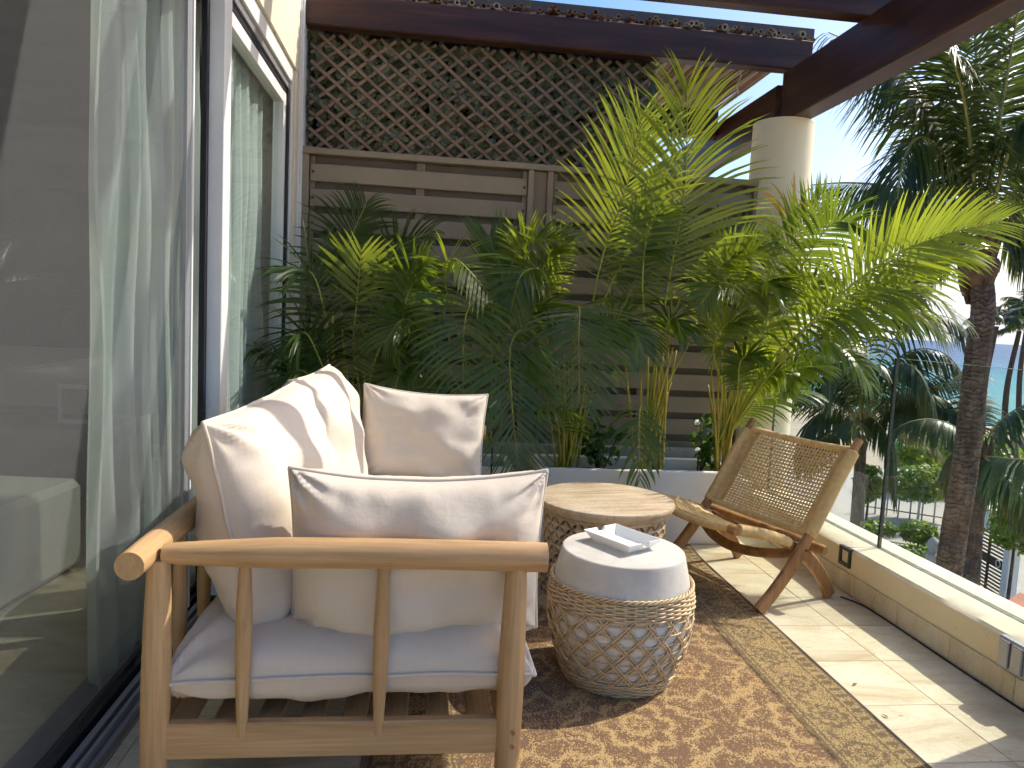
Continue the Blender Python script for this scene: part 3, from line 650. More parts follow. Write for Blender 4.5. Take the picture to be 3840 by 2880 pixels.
MB().tube(path, [.0315 if 0 < i < 24 else .030 for i in range(25)], 24).obj('back_rail', teak[1], sf, auto=40)
for i in range(8):
    y = YA+.22+i*(YB-YA-.44)/7; MB().tube([L3((-.592+.0*q, y, .26+.40*q/8)) for q in range(9)], [.012+.006*math.sin(q/8*math.pi) for q in range(9)], 12).obj('spindle', teak[2], sf, auto=40)
MB().box(-.606-SX, -.572-SX, YA+.02-SY, YB-.02-SY, .205, .28, .004).obj('rear_rail', teak[1], sf); MB().box(.205-SX, .235-SX, YA+.03-SY, YB-.03-SY, .200, .28, .004).obj('front_rail', teak[1], sf)
sl = MB().box(-.028, .028, -(YB-YA)/2+.02, (YB-YA)/2-.02, -.008, .008, .003).mesh('slat', teak[1])
for i in range(8): link('slat', sl, sf, (-.53+i*.098-SX, (YA+YB)/2-SY, .256))
for y in (2.1, 2.55, 3.0): MB().box(-.57-SX, .204-SX, y-.03-SY, y+.03-SY, .225, .2475).obj('cross_bearer', teak[0], sf)

# ---- cushions: puffed knife-edge shapes with corner creases and piping
def cushion(name, label, w, h, t, mat3, seed, full=.52, p=2.6, pinch=.05, group=None, sag=0.0, nu=56, nv=44, bottom=1.0, wrk=1.0):
    def outline(u, v):
        k = pinch; x = w/2*u*(1-k*(1-v*v)**1.0*abs(u)**3); y = h/2*v*(1-k*(1-u*u)**1.0*abs(v)**3); return x, y
    verts = []; faces = []
    def sgrid(n): return [math.sin((i/n-.5)*math.pi*.94)/math.sin(.5*math.pi*.94) for i in range(n+1)]
    U, V = sgrid(nu), sgrid(nv)
    for side in (1, -1):
        for v in V:
            for u in U:
                x, y = outline(u, v); prof = (max(0, 1-abs(u)**p)*max(0, 1-abs(v)**p))**full; z = side*t/2*prof*(1.0 if side > 0 else bottom)
                q = mnoise.noise(Vector((u*2.1+seed, v*2.1, side*3.0)))*.035*prof*t/.2
                edge_ = 1-min(1-abs(u), 1-abs(v)); cr = math.exp(-((1-abs(u))**2+(1-abs(v))**2)/.10)
                ang = math.atan2(1-abs(v)+.02, 1-abs(u)+.02); q += wrk*cr*.012*math.sin(ang*11+seed*5+2*math.copysign(1, u)+math.copysign(1, v))*min(1, prof*3)
                pk = math.exp(-((1-abs(v))/.22)**2)*prof; q += wrk*pk*.007*mnoise.noise(Vector((u*9+seed*3, side*2+v, 1.7)))*1.6
                pk = math.exp(-((1-abs(u))/.22)**2)*prof; q += wrk*pk*.007*mnoise.noise(Vector((v*9+seed*3, side*2+u, 4.7)))*1.6
                sg = -sag*(1-u*u)*(1 if True else 0)*(v+1)/2
                verts.append((x, y+sg, z+side*q))
    n1, off = nu+1, (nu+1)*(nv+1)
    for j in range(nv):
        for i in range(nu):
            a = j*n1+i; faces.append((a, a+1, a+n1+1, a+n1)); faces.append((off+a, off+a+n1, off+a+n1+1, off+a+1))
    root = bpy.data.objects.new(name, None); COL.objects.link(root); root.matrix_world = mat3; root.empty_display_size = .1; tag(root, label, 'cushion', group)
    o = MB().add(verts, faces).obj('cover', cushion_fabric, root, smooth=True)
    per = [(u, -1) for u in U] + [(1, v) for v in V[1:]] + [(u, 1) for u in U[::-1][1:]] + [(-1, v) for v in V[::-1][1:-1]]
    pts = []
    for u, v in per:
        x, y = outline(u, v); pts.append((x*1.004, y*1.004-sag*(1-u*u)*(v+1)/2, .004*mnoise.noise(Vector((u*3+seed, v*3, 9)))))
    MB().tube(pts, .0052, 7, closed=True).obj('piping', piping_fabric, o, smooth=True)
    return root
def frame(origin, ex, ey):                         # local x, y axes of the cushion in world space
    ex = Vector(ex).normalized(); ey = (Vector(ey)-ex*Vector(ey).dot(ex)).normalized(); ez = ex.cross(ey)
    return Matrix([[ex[i], ey[i], ez[i], origin[i]] for i in range(3)] + [[0, 0, 0, 1]])
cushion('seat_cushion', 'long off-white linen seat cushion lying on the sofa slats', 1.82, .84, .235, frame((-.140, (YA+YB)/2-.005, .380), (0, 1, .0), (-1, 0, -.02)), 1.0, full=.34, p=5.0, pinch=.02, nu=80, nv=48, bottom=1.0)
cushion('back_cushion', 'plump off-white back cushion at the near end of the sofa', .84, .585, .27, frame((-.415, 2.165, .672), (.075, 1, .03), (-.22, 0, 1)), 2.0, full=.46, p=3.2, pinch=.035, group='sofa back cushions', wrk=1.4)
cushion('back_cushion', 'off-white back cushion at the far end of the sofa, dappled with palm shadow', .84, .60, .27, frame((-.40, 2.985, .675), (.03, 1, .0), (-.19, 0, 1)), 3.0, full=.46, p=3.2, pinch=.035, group='sofa back cushions')
cushion('arm_pillow', 'off-white rectangular pillow propped against the near arm rail', .62, .43, .25, frame((-.002, 1.788, .632), (1, .015, .01), (0, -.13, 1)), 4.0, full=.44, p=3.2, pinch=.035, group='sofa arm pillows', sag=.022, wrk=1.5)
cushion('arm_pillow', 'off-white rectangular pillow leaning on the far arm below the palms', .56, .42, .20, frame((-.005, 3.30, .675), (1, .02, -.055), (0, .20, 1)), 5.0, full=.46, p=3.1, pinch=.04, group='sofa arm pillows', sag=.015)

# ================================================================== carved drum table
DX, DY, DH, DR = .800, 3.06, .465, .262
def carved_wood():
    t = NT('whitewashed_wood'); v = t.coord('Object'); n = t.noise(v, 4, 5, .6); g = t.noise(t.coord('Object', (3, 40, 40)), 1.0, 4, .65); sp = t.noise(v, 60, 4, .7)
    col = t.ramp(n, [(.3, (.30, .205, .115)), (.5, (.42, .31, .185)), (.7, (.53, .43, .295))]); col = t.mix(t.math('MULTIPLY', t.ramp(g, [(.4, 0.0), (.65, 1.0)]), .65), col, (.60, .51, .37))
    col = t.mix(t.math('MULTIPLY', t.math('GREATER_THAN', sp, .60), .45), col, (.25, .15, .085))
    return t.done(t.princ(col, .7, t.bump(t.math('ADD', sp, g), .3, .002), spec=.25))
cw = carved_wood()
dt = thing('drum_table', 'round carved whitewashed wooden drum table before the white planter', 'table', (DX, DY, 0), .2)
MB().lathe([(.0, DH-.044), (.275, DH-.044), (.287, DH-.041), (.292, DH-.030), (.297, DH-.021), (.3, DH-.011), (.297, DH-.003), (.290, DH), (0, DH)], 72, cap=False).obj('table_top', cw, dt, auto=40)
MB().lathe([(.20, 0), (.298, 0), (.302, .008), (.300, .020), (.288, .032), (.275, .038), (.268, .048), (.235, .048)], 72, cap=False).obj('base_ring', cw, dt, auto=40)
MB().lathe([(DR-.012, DH-.060), (DR+.008, DH-.060), (DR+.010, DH-.052), (DR+.006, DH-.0445), (DR-.012, DH-.0445)], 72, cap=False).obj('upper_ring', cw, dt, auto=40)
def lattice_drum():
    nt = 52; z0, z1 = .048, DH-.060; nr = 12; hz = (z1-z0)/nr; mb = MB()
    sq = [(-1, -1), (-.33, -1), (.33, -1), (1, -1), (1, -.33), (1, .33), (1, 1), (.33, 1), (-.33, 1), (-1, 1), (-1, .33), (-1, -.33)]
    for j in range(nr):
        for i in range(nt):
            flip = (i+j) % 2; hole = []; outer = []
            for a, b in sq:
                d = (a+b)/2; e = (a-b)/2; th = math.atan2(e, d); L = .80; Wd = .30
                dd = L*math.cos(th); ee = Wd*math.sin(th)*max(.05, 1-abs(math.cos(th))**2.2); hx, hy = dd+ee, dd-ee
                if flip: hole.append((-hx, hy)); outer.append((-a, b))
                else: hole.append((hx, hy)); outer.append((a, b))
            def P(q, r):
                ang = 2*math.pi*(i+.5+q[0]*.5)/nt; zz = z0+hz*(j+.5+q[1]*.5); return (r*math.cos(ang), r*math.sin(ang), zz)
            n = 12; ro = lambda q: DR+.004*(1-max(abs(q[0]), abs(q[1])))*0
            v = [P(q, DR) for q in outer] + [P((q[0]*1.14, q[1]*1.14), DR+.0035) for q in hole] + [P(q, DR-.002) for q in hole] + [P(q, DR-.015) for q in hole] + [P(q, DR-.015) for q in outer]
            f = []
            for k in range(n):
                k2 = (k+1) % n
                for a in range(4): f.append((a*n+k, a*n+k2, (a+1)*n+k2, (a+1)*n+k) if not flip else (a*n+k2, a*n+k, (a+1)*n+k, (a+1)*n+k2))
            mb.add(v, f)
    return mb
lattice_drum().obj('pierced_body', cw, dt, auto=40)

# ================================================================== rattan barrel stool
BX, BY, BH = .700, 2.395, .452
st = thing('barrel_stool', 'grey-white barrel stool wrapped in a rattan lattice on the rug', 'stool', (BX, BY, 0))
stone = mottled('cast_stone', (.49, .455, .395), (.62, .585, .515), 11, .7, .3, 110, .002, spec=.25)
body_w = mottled('stool_body_white', (.76, .72, .64), (.82, .78, .70), 5, .5, .05)
rattan = mottled('rattan', (.54, .38, .20), (.70, .53, .31), 30, .5, .15, 200, .001)
def br_(z):
    ctrl = [(0, .178), (.06, .203), (.14, .233), (.22, .2475), (.29, .2455), (.35, .2345), (.42, .219), (.452, .211)]
    for (a, ra), (b, rb) in zip(ctrl, ctrl[1:]):
        if z <= b: q = (z-a)/(b-a); return ra+(rb-ra)*q
    return ctrl[-1][1]
MB().lathe([(.150, .004), (.172, .008)]+[(br_(z)-.004, z) for z in np.linspace(.02, .325, 18)], 72).obj('body', body_w, st, smooth=True)
prof = [(br_(z)-.002, z) for z in np.linspace(.318, .436, 12)]+[(.2115, .4445), (.2095, .449), (.2065, .4515), (.203, .4525), (0.0, .4527)]
MB().lathe(prof, 96, cap=False).obj('cast_top', stone, st, auto=22)
def ring_path(zf, rf, n): return [(rf(a)*math.cos(a), rf(a)*math.sin(a), zf(a)) for a in [2*math.pi*k/n for k in range(n)]]
mb = MB(); zt, zb = .288, .052; NS = 20
for d in (1, -1):
    for k in range(NS):
        a0 = 2*math.pi*k/NS; tw = 2*math.pi/NS*2.8
        for off in (-.0062, .0062):
            path = []
            for i in range(29):
                q = i/28; z = zb+(zt-zb)*q; r = br_(z)+.0035+.0022*math.sin(q*2.8*2*math.pi*1.0+(0 if d > 0 else math.pi)); a = a0+d*tw*q+off/r
                path.append((r*math.cos(a), r*math.sin(a), z))
            mb.tube(path, .0034, 5, cap=False)
for k in range(7):
    z = zb+(zt-zb)*(k+.5)/7
    mb.tube(ring_path(lambda a: z+.0015*math.sin(a*7+k), lambda a: br_(z)+.004+.0028*math.sin(a*NS+k*math.pi), 4*NS), .0026, 5, closed=True)
o = mb.obj('lattice_weave', rattan, st, smooth=True); tag(o, kind='stuff')
mb = MB(); W = 46
for k in range(8):
    z = .289+.0068*k; mb.tube(ring_path(lambda a: z+.0015*math.sin(a*5+k), lambda a: br_(z)+.0055+.0036*math.sin(a*W/2+k*math.pi), 3*W), .0034, 6, closed=True)
for k in range(W):
    a = 2*math.pi*k/W; mb.tube([((br_(z)+.0055)*math.cos(a), (br_(z)+.0055)*math.sin(a), z) for z in np.linspace(.284, .345, 5)], .0028, 5)
for ph in (0, 2.1, 4.2):
    mb.tube(ring_path(lambda a: .349+.0055*math.sin(a*23+ph), lambda a: br_(.348)+.0065+.0045*math.cos(a*23+ph), 184), .0034, 6, closed=True)
o = mb.obj('upper_band', rattan, st, smooth=True); tag(o, kind='stuff')
mb = MB()
for k in range(8):
    z = .006+.0066*k; mb.tube(ring_path(lambda a: z, lambda a: br_(z)+.0045+.0034*math.sin(a*18+k*math.pi), 110), .0034, 6, closed=True)
o = mb.obj('lower_band', rattan, st, smooth=True); tag(o, kind='stuff')

# ---- ashtray
def ashtray():
    c = [on_z(px, py, BH+.034) for px, py in ((2192/K, 1990/K), (2305/K, 1965/K), (2478/K, 2025/K), (2366/K, 2056/K))]
    ctr = sum(c, Vector())/4; ex = ((c[2]-c[1])+(c[3]-c[0])); rz = math.atan2(ex.y, ex.x); hw = ex.length/4; ey = ((c[0]-c[3])+(c[1]-c[2])); hh = ((c[1]-c[0])+(c[2]-c[3])).length/4
    t = thing('ashtray', 'white ceramic ashtray with notched rim standing on the barrel stool', 'ashtray', (ctr.x, ctr.y, BH+.0006), rz)
    def ring(a, b, z, notch=0.0):
        pts = []
        n = 16
        for s in range(4):
            for k in range(n):
                q = -1+2*k/n
                if s == 0: p = (q*a, -b)
                elif s == 1: p = (a, q*b)
                elif s == 2: p = (-q*a, b)
                else: p = (-a, -q*b)
                dz = -notch if (s in (1, 3) and abs(q+.0) < .16) else 0
                pts.append((p[0], p[1], z+dz))
        return pts
    a, b = hw, hh; rings = [ring(a*.74, b*.72, .000), ring(a*.76, b*.74, .005), ring(a*.985, b*.985, .0345, .014), ring(a, b, .037, .015), ring(a*.955, b*.945, .0375, .015), ring(a*.76, b*.70, .0085), ring(a*.73, b*.66, .006), ring(a*.3, b*.3, .0058)]
    m = len(rings[0]); v = [p for r in rings for p in r]; f = []
    for i in range(len(rings)-1):
        for k in range(m): f.append((i*m+k, i*m+(k+1) % m, (i+1)*m+(k+1) % m, (i+1)*m+k))
    f += [tuple(range(m-1, -1, -1)), tuple((len(rings)-1)*m+k for k in range(m))]
    MB().add(v, f).obj('tray', white_ceramic, t, auto=35)
ashtray()

# ================================================================== folding rope chair
CH = (1.909, 3.066, 0.0); CTH = math.radians(199.4); CW = .66
ch = thing('rope_chair', 'folding teak lounge chair with woven rope seat and back by the low wall', 'chair', CH, CTH)
# chair space: x forward, -y towards the far side
rope = mottled('paper_rope', (.62, .40, .165), (.80, .565, .26), 40, .8, .35, 260, .0015, spec=.2)
def ribbon(path, w, th):       # a board of rectangular section bent along a path in the x-z plane, rounded edges
    P = [Vector(p) for p in path]; v = []; f = []; n = 8
    for i, p in enumerate(P):
        t = (P[min(i+1, len(P)-1)]-P[max(i-1, 0)]).normalized(); nr = Vector((-t.z, 0, t.x)); ww = (w[i] if hasattr(w, '__len__') else w)/2; hh = th/2; c = min(.007, hh*.6)
        for a, b in ((-ww+c, -hh), (ww-c, -hh), (ww, -hh+c), (ww, hh-c), (ww-c, hh), (-ww+c, hh), (-ww, hh-c), (-ww, -hh+c)): v.append(p+nr*a+Vector((0, b, 0)))
    for i in range(len(P)-1):
        for k in range(n): f.append((i*n+k, i*n+(k+1) % n, (i+1)*n+(k+1) % n, (i+1)*n+k))
    f += [tuple(range(n-1, -1, -1)), tuple((len(P)-1)*n+k for k in range(n))]
    return v, f
legP = spline([(.468, 0, .012), (.385, 0, .085), (.285, 0, .195), (.200, 0, .315), (.120, 0, .440), (.025, 0, .600), (-.075, 0, .748)], 40)
legQ = spline([(-.012, 0, .012), (.045, 0, .100), (.125, 0, .185), (.235, 0, .262), (.36, 0, .315), (.49, 0, .350), (.60, 0, .372)], 36)
def Pp(s):
    i = s*(len(legP)-1); k = min(int(i), len(legP)-2); return legP[k].lerp(legP[k+1], i-k)
def Qq(s):
    i = s*(len(legQ)-1); k = min(int(i), len(legQ)-2); return legQ[k].lerp(legQ[k+1], i-k)
wP = [(.060 if i < 17 else max(.038, .060-.022*(i-17)/4)) for i in range(40)]
for y in (0.0, -CW):
    v, f = ribbon([(p.x, y, p.z) for p in legP], wP, .030); MB().add(v, f).obj('back_leg', chair_wood, ch, auto=40)
    yi = y-.036 if y == 0 else y+.036
    wQ = [(.062 if i < 14 else .062-.026*min(1, (i-14)/10)) for i in range(36)]
    v, f = ribbon([(p.x, yi, p.z) for p in legQ], wQ, .028); MB().add(v, f).obj('seat_leg', chair_wood, ch, auto=40)
    sgn = 1 if y == 0 else -1
    MB().tube([(.222, y+sgn*.0155, .262), (.222, y+sgn*.018, .262)], [.007, .006], 10).obj('bolt', dark_metal, ch)
    MB().tube([(.607, yi+sgn*.022, .374), (.607, yi-sgn*.022, .374)], [.021, .021], 14).obj('knob', chair_wood, ch, auto=40)
def bowed(pA, pB, bow, r, n=20, flat=1.0):
    pA, pB, bow = Vector(pA), Vector(pB), Vector(bow); return [pA.lerp(pB, i/n)+bow*(1-(2*i/n-1)**2) for i in range(n+1)]
top = Pp(.955); low = Pp(.52)
bowv = Vector((-.035, 0, -.016))
MB().tube(bowed((top.x, -.012, top.z-.01), (top.x, -CW+.012, top.z-.01), bowv, 0), .012, 10).obj('top_rung', chair_wood, ch, smooth=True)
MB().tube(bowed((low.x, -.012, low.z), (low.x, -CW+.012, low.z), bowv, 0), .012, 10).obj('lower_rung', chair_wood, ch, smooth=True)
mb = MB(); v, f = ribbon([(0, 0, 0)], .04, .02) if False else (None, None)
MB().tube(bowed((.25, -.02, .245), (.25, -CW+.02, .245), (.085, 0, -.055), 0, 28), .026, 8, flat=.5, up=(1, 0, 1)).obj('front_stretcher', chair_wood, ch, auto=45)
MB().tube([(.135, .045, .262), (.135, .03, .262), (.135, -CW-.03, .262), (.135, -CW-.045, .262)], [.019, .022, .022, .019], 12).obj('rear_stretcher', chair_wood, ch, auto=45)
MB().tube(bowed((.597, -.04, .374), (.597, -CW+.04, .374), (-.008, 0, -.022), 0), .013, 10).obj('front_rung', chair_wood, ch, smooth=True)
MB().tube(bowed((.20, -.04, .268), (.20, -CW+.04, .268), (.0, 0, -.02), 0), .012, 10).obj('seat_rung', chair_wood, ch, smooth=True)
def back_pt(u, q, off=0.0):            # u across 0..1, q from lower rung 0 to upper rung 1
    s = .52+(.955-.52)*q; p = Pp(s); b = 1-(2*u-1)**2; t = (Pp(min(1, s+.02))-Pp(s-.02)).normalized(); nr = Vector((t.z, 0, -t.x))
    return Vector((p.x, -CW*u, p.z-.008*q)) + bowv*b + nr*off
mb = MB(); NV, NH = 27, 23
us = [.115+(.77)*i/(NV-1) for i in range(NV)]; qs = [.075+.85*j/(NH-1) for j in range(NH)]
for i, u in enumerate(us):
    for dx in (-.0030, .0030): mb.tube([back_pt(u+dx, q, .0036*(1 if (i+j) % 2 else -1) if 0 < j < NH else 0) for j, q in enumerate([0.0]+qs+[1.0])], .0026, 5, cap=False)
for j, q in enumerate(qs):
    for dq in (-.0052, .0052): mb.tube([back_pt(u, q+dq, -.0036*(1 if (i+j) % 2 else -1)) for i, u in enumerate([.02]+us+[.98])], .0024, 5, cap=False)
o = mb.obj('woven_back', rope, ch, smooth=True); tag(o, kind='stuff')
def sleeve(mb, ptf, n, r, turns, m=10, flat=1.0):
    path = []; rad = []
    for i in range(turns*2+1): path.append(ptf(i/(turns*2))); rad.append(r*(1.0 if i % 2 else .86))
    mb.tube(path, rad, m, flat=flat)
mb = MB()
for u0 in (0.0, 1.0): sleeve(mb, lambda q: back_pt(u0, -.02+q*1.0), 0, .0305, 58)
for u0, u1 in ((.012, .10), (.90, .988)):
    for j in range(58):
        q = .01+.98*j/57; mb.tube([back_pt(u0+(u1-u0)*k/3, q, .004) for k in range(4)], .0038, 5, cap=False); mb.tube([back_pt(u0+(u1-u0)*k/3, q, -.004) for k in range(4)], .0038, 5, cap=False)
for q0 in (0.0, 1.0): sleeve(mb, lambda u: back_pt(.03+.94*u, q0), 0, .0175, 66)
o = mb.obj('rope_wrapping', rope, ch, smooth=True); tag(o, kind='stuff')
def seat_pt(u, q, off=0.0):            # q from rear 0 to front 1
    p = Qq(.56+.44*q); b = 1-(2*u-1)**2; t = (Qq(min(1, .58+.42*q))-Qq(.54+.42*q)).normalized(); nr = Vector((-t.z, 0, t.x))
    return Vector((p.x, -.036-(CW-.072)*u, p.z+.016)) + Vector((0, 0, -.030))*b + nr*off
mb = MB(); NU, NQ = 46, 40
for i in range(NU):
    u = .04+.92*i/(NU-1); mb.tube([seat_pt(u, q, .0032*math.sin(q*38+i*.9)) for q in np.linspace(0, 1, 44)], .0058, 5, cap=False)
for j in range(NQ):
    q = .0+1.0*j/(NQ-1); mb.tube([seat_pt(u, q, -.0032*math.sin(q*38+u*40)) for u in np.linspace(.0, 1, 44)], .0050, 5, cap=False)
for u0 in (0.0, 1.0): sleeve(mb, lambda q: seat_pt(u0, q*.93)-Vector((0, 0, .012)), 0, .0255, 46)
sleeve(mb, lambda u: seat_pt(u, 1.0)-Vector((0, 0, .012)), 0, .0185, 60)
o = mb.obj('woven_seat', rope, ch, smooth=True); tag(o, kind='stuff')

# ================================================================== palms: fronds of many single leaflets
def frond_arrays(path, n_side, t0, L, W, phi0, phi1, droop, lift, nrm, jit=.05, prof=None, side_scale=(1, 1), nseg=5, lr=None, wild=0.0, hang=False):
    lr = lr or rng
    P = np.array([tuple(p) for p in path]); N = len(P); T = np.gradient(P, axis=0); T /= np.linalg.norm(T, axis=1)[:, None]
    nv = np.array(nrm, float); S = np.cross(T, nv); S /= np.linalg.norm(S, axis=1)[:, None]+1e-9; Nn = np.cross(S, T)
    V = []; F = []; TN = []; base = 0
    wprof = np.interp(np.linspace(0, 1, nseg+1), [0, .12, .4, .75, 1], [.4, .85, 1, .6, .03])
    for sgn, sc in ((1, side_scale[0]), (-1, side_scale[1])):
        if sc <= 0: continue
        q = np.linspace(0, 1, n_side)+lr.normal(0, .10/n_side, n_side); q = np.clip(q, 0, 1); t = t0+(1-t0)*q; ix = t*(N-1); k = np.minimum(ix.astype(int), N-2); fr = (ix-k)[:, None]
        p = P[k]*(1-fr)+P[k+1]*fr; tt = T[k]; ss = S[k]*sgn; nn = Nn[k]
        phi = np.radians(phi0+(phi1-phi0)*q+lr.normal(0, 2.2, n_side))[:, None]
        ln = L*sc*(np.interp(q, *prof) if prof else np.interp(q, [0, .25, .6, .85, 1], [.62, 1, .95, .68, .42]))*(1+lr.normal(0, jit, n_side))
        ln = ln[:, None]; lf = (lift+lr.normal(0, .035+wild, n_side))[:, None]
        d = np.cos(phi)*tt+np.sin(phi)*ss+lf*nn; d /= np.linalg.norm(d, axis=1)[:, None]
        w = np.cross(d, nn)+.35*lr.normal(0, 1, (n_side, 1))*nn*wild; dr = (droop*(1+lr.normal(0, .12, n_side)))[:, None]
        pts = p.copy(); rows = []
        for s in range(nseg+1):
            w = w-d*(w*d).sum(1)[:, None]; w /= np.linalg.norm(w, axis=1)[:, None]+1e-9
            ww = W*wprof[s]*np.clip(ln/L, .5, 1.1)
            rows += [pts-w*ww*.5, pts+w*ww*.5]
            d = d+np.array([0, 0, -1.0])*dr*((nseg-s) if hang else (.85*(s+1)+.15*nseg*.6))/nseg/nseg*2.2; d /= np.linalg.norm(d, axis=1)[:, None]
            pts = pts+d*ln/nseg
        A = np.stack(rows, 1); m = A.shape[1]; V.append(A.reshape(-1, 3)); tn = np.repeat(lr.random(n_side), m); TN.append(tn)
        for i in range(n_side):
            b = base+i*m
            for s in range(nseg): F.append((b+2*s, b+2*s+1, b+2*s+3, b+2*s+2))
        base += n_side*m
    return np.concatenate(V), F, np.concatenate(TN)
def frond(parent, path, mats, r0, r1, origin, name='frond', label=None, **kw):
    V, F, TN = frond_arrays(path, **kw); mb = MB(); mb.v = (V-np.array(tuple(origin))).tolist(); mb.f = F; mb.m = [0]*len(F); nb = len(mb.v)
    n = len(path); mb.tube([Vector(p)-Vector(origin) for p in path], [r0+(r1-r0)*i/(n-1) for i in range(n)], 6, cap=False, m=1)
    me = mb.mesh(name, mats, smooth=True); set_tone(me, TN.tolist()+[.5]*(len(mb.v)-nb))
    o = bpy.data.objects.new(name, me); COL.objects.link(o); o.parent = parent
    if label: o['label'] = label
    return o
def arc(base, az, e0, e1, L, n=22, pw=1.4, az1=None):
    p = Vector(base); out = [p.copy()]; az1 = az if az1 is None else az1
    for i in range(n-1):
        q = i/(n-2); e = math.radians(e0+(e1-e0)*q**pw); a = math.radians(az+(az1-az)*q)
        p = p+Vector((math.cos(e)*math.cos(a), math.cos(e)*math.sin(a), math.sin(e)))*(L/(n-1)); out.append(p.copy())
    return out
ARE = dict(n_side=32, W=.0185, phi0=72, phi1=30, droop=.55, lift=.20, nrm=(0, -.6, .8))
def areca(label, base, specs, rand=0, seed=1, az=(0, 360), Lr=(.9, 1.3), mat=None, canes=5, e0=(72, 86), e1=(-45, 5), leaf=.30, group='potted areca palms'):
    base = Vector(base); t = thing('areca_palm', label, 'palm', base, 0, group); rs = random.Random(seed); lr = np.random.default_rng(seed)
    mat = mat or areca_leaf
    def ctrl(p): return at(*p) if not isinstance(p, Vector) else p
    for sp in specs:
        pts = [ctrl(p) for p in sp['p']]; path = spline(pts, 26); kw = dict(ARE); kw.update(sp.get('kw', {})); kw.setdefault('t0', sp.get('t0', .32)); kw['L'] = sp.get('L', leaf)*(1.18 if sp.get('L', leaf) < .45 else 1.0); kw['lr'] = lr
        frond(t, path, [sp.get('mat', mat), rachis_mat], sp.get('r0', .0075), .0016, base, **kw)
    for k in range(rand):
        b = base+Vector((rs.uniform(-.07, .07), rs.uniform(-.06, .06), 0)); a = az[0]+(az[1]-az[0])*(k+rs.random()*.8)/max(1, rand); L = rs.uniform(*Lr)
        kw = dict(ARE); kw.update(nrm=(0, -.25, 1), t0=rs.uniform(.28, .42), L=leaf*rs.uniform(.8, 1.05), lr=lr, droop=rs.uniform(.5, .9), n_side=28)
        frond(t, arc(b, a, rs.uniform(*e0), rs.uniform(*e1), L, az1=a+rs.uniform(-25, 25)), [mat, rachis_mat], .006, .0014, base, **kw)
    mb = None
    for k in range(canes):
        b = Vector((rs.uniform(-.08, .08), rs.uniform(-.07, .07), -.05)); tip = b+Vector((rs.uniform(-.14, .14), rs.uniform(-.10, .04), rs.uniform(.5, 1.0)))
        MB().tube(spline([b, b.lerp(tip, .5)+Vector((0, 0, .03)), tip], 9), [.0085-.0035*i/8 for i in range(9)], 8).obj('cane', cane_mat, t, smooth=True)
    return t
SOIL = .345
def bpt(px, y): # base point in a planter under picture column px
    d = at(px, 1000, y); return Vector((d.x, y, SOIL))
yl = areca_yellow
bA, bB, bC, bD, bE = Vector((-.46, 4.12, SOIL)), Vector((.02, 4.10, SOIL)), bpt(1228, 4.08), bpt(1398, 4.08), bpt(1562, 4.06)
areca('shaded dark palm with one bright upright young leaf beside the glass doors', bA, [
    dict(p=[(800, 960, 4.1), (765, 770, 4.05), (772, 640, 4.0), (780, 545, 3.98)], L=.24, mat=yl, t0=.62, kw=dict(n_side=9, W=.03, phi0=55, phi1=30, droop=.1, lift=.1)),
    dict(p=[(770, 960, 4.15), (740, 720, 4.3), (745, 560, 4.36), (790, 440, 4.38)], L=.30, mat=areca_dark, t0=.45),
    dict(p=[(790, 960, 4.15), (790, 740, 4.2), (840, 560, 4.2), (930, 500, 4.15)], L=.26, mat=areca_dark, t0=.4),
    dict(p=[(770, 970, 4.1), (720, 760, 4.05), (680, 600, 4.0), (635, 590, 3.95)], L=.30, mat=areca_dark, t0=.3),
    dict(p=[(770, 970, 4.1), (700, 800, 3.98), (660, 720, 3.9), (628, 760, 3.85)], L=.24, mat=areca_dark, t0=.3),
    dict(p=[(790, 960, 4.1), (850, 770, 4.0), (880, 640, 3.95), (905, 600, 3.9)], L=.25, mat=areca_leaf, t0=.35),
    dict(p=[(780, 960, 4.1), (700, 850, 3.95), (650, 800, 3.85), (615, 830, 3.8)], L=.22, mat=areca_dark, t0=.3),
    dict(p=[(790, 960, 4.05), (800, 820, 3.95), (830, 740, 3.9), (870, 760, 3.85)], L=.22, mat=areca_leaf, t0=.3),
], 2, 11, mat=areca_dark, Lr=(.8, 1.25), e1=(-55, 0))
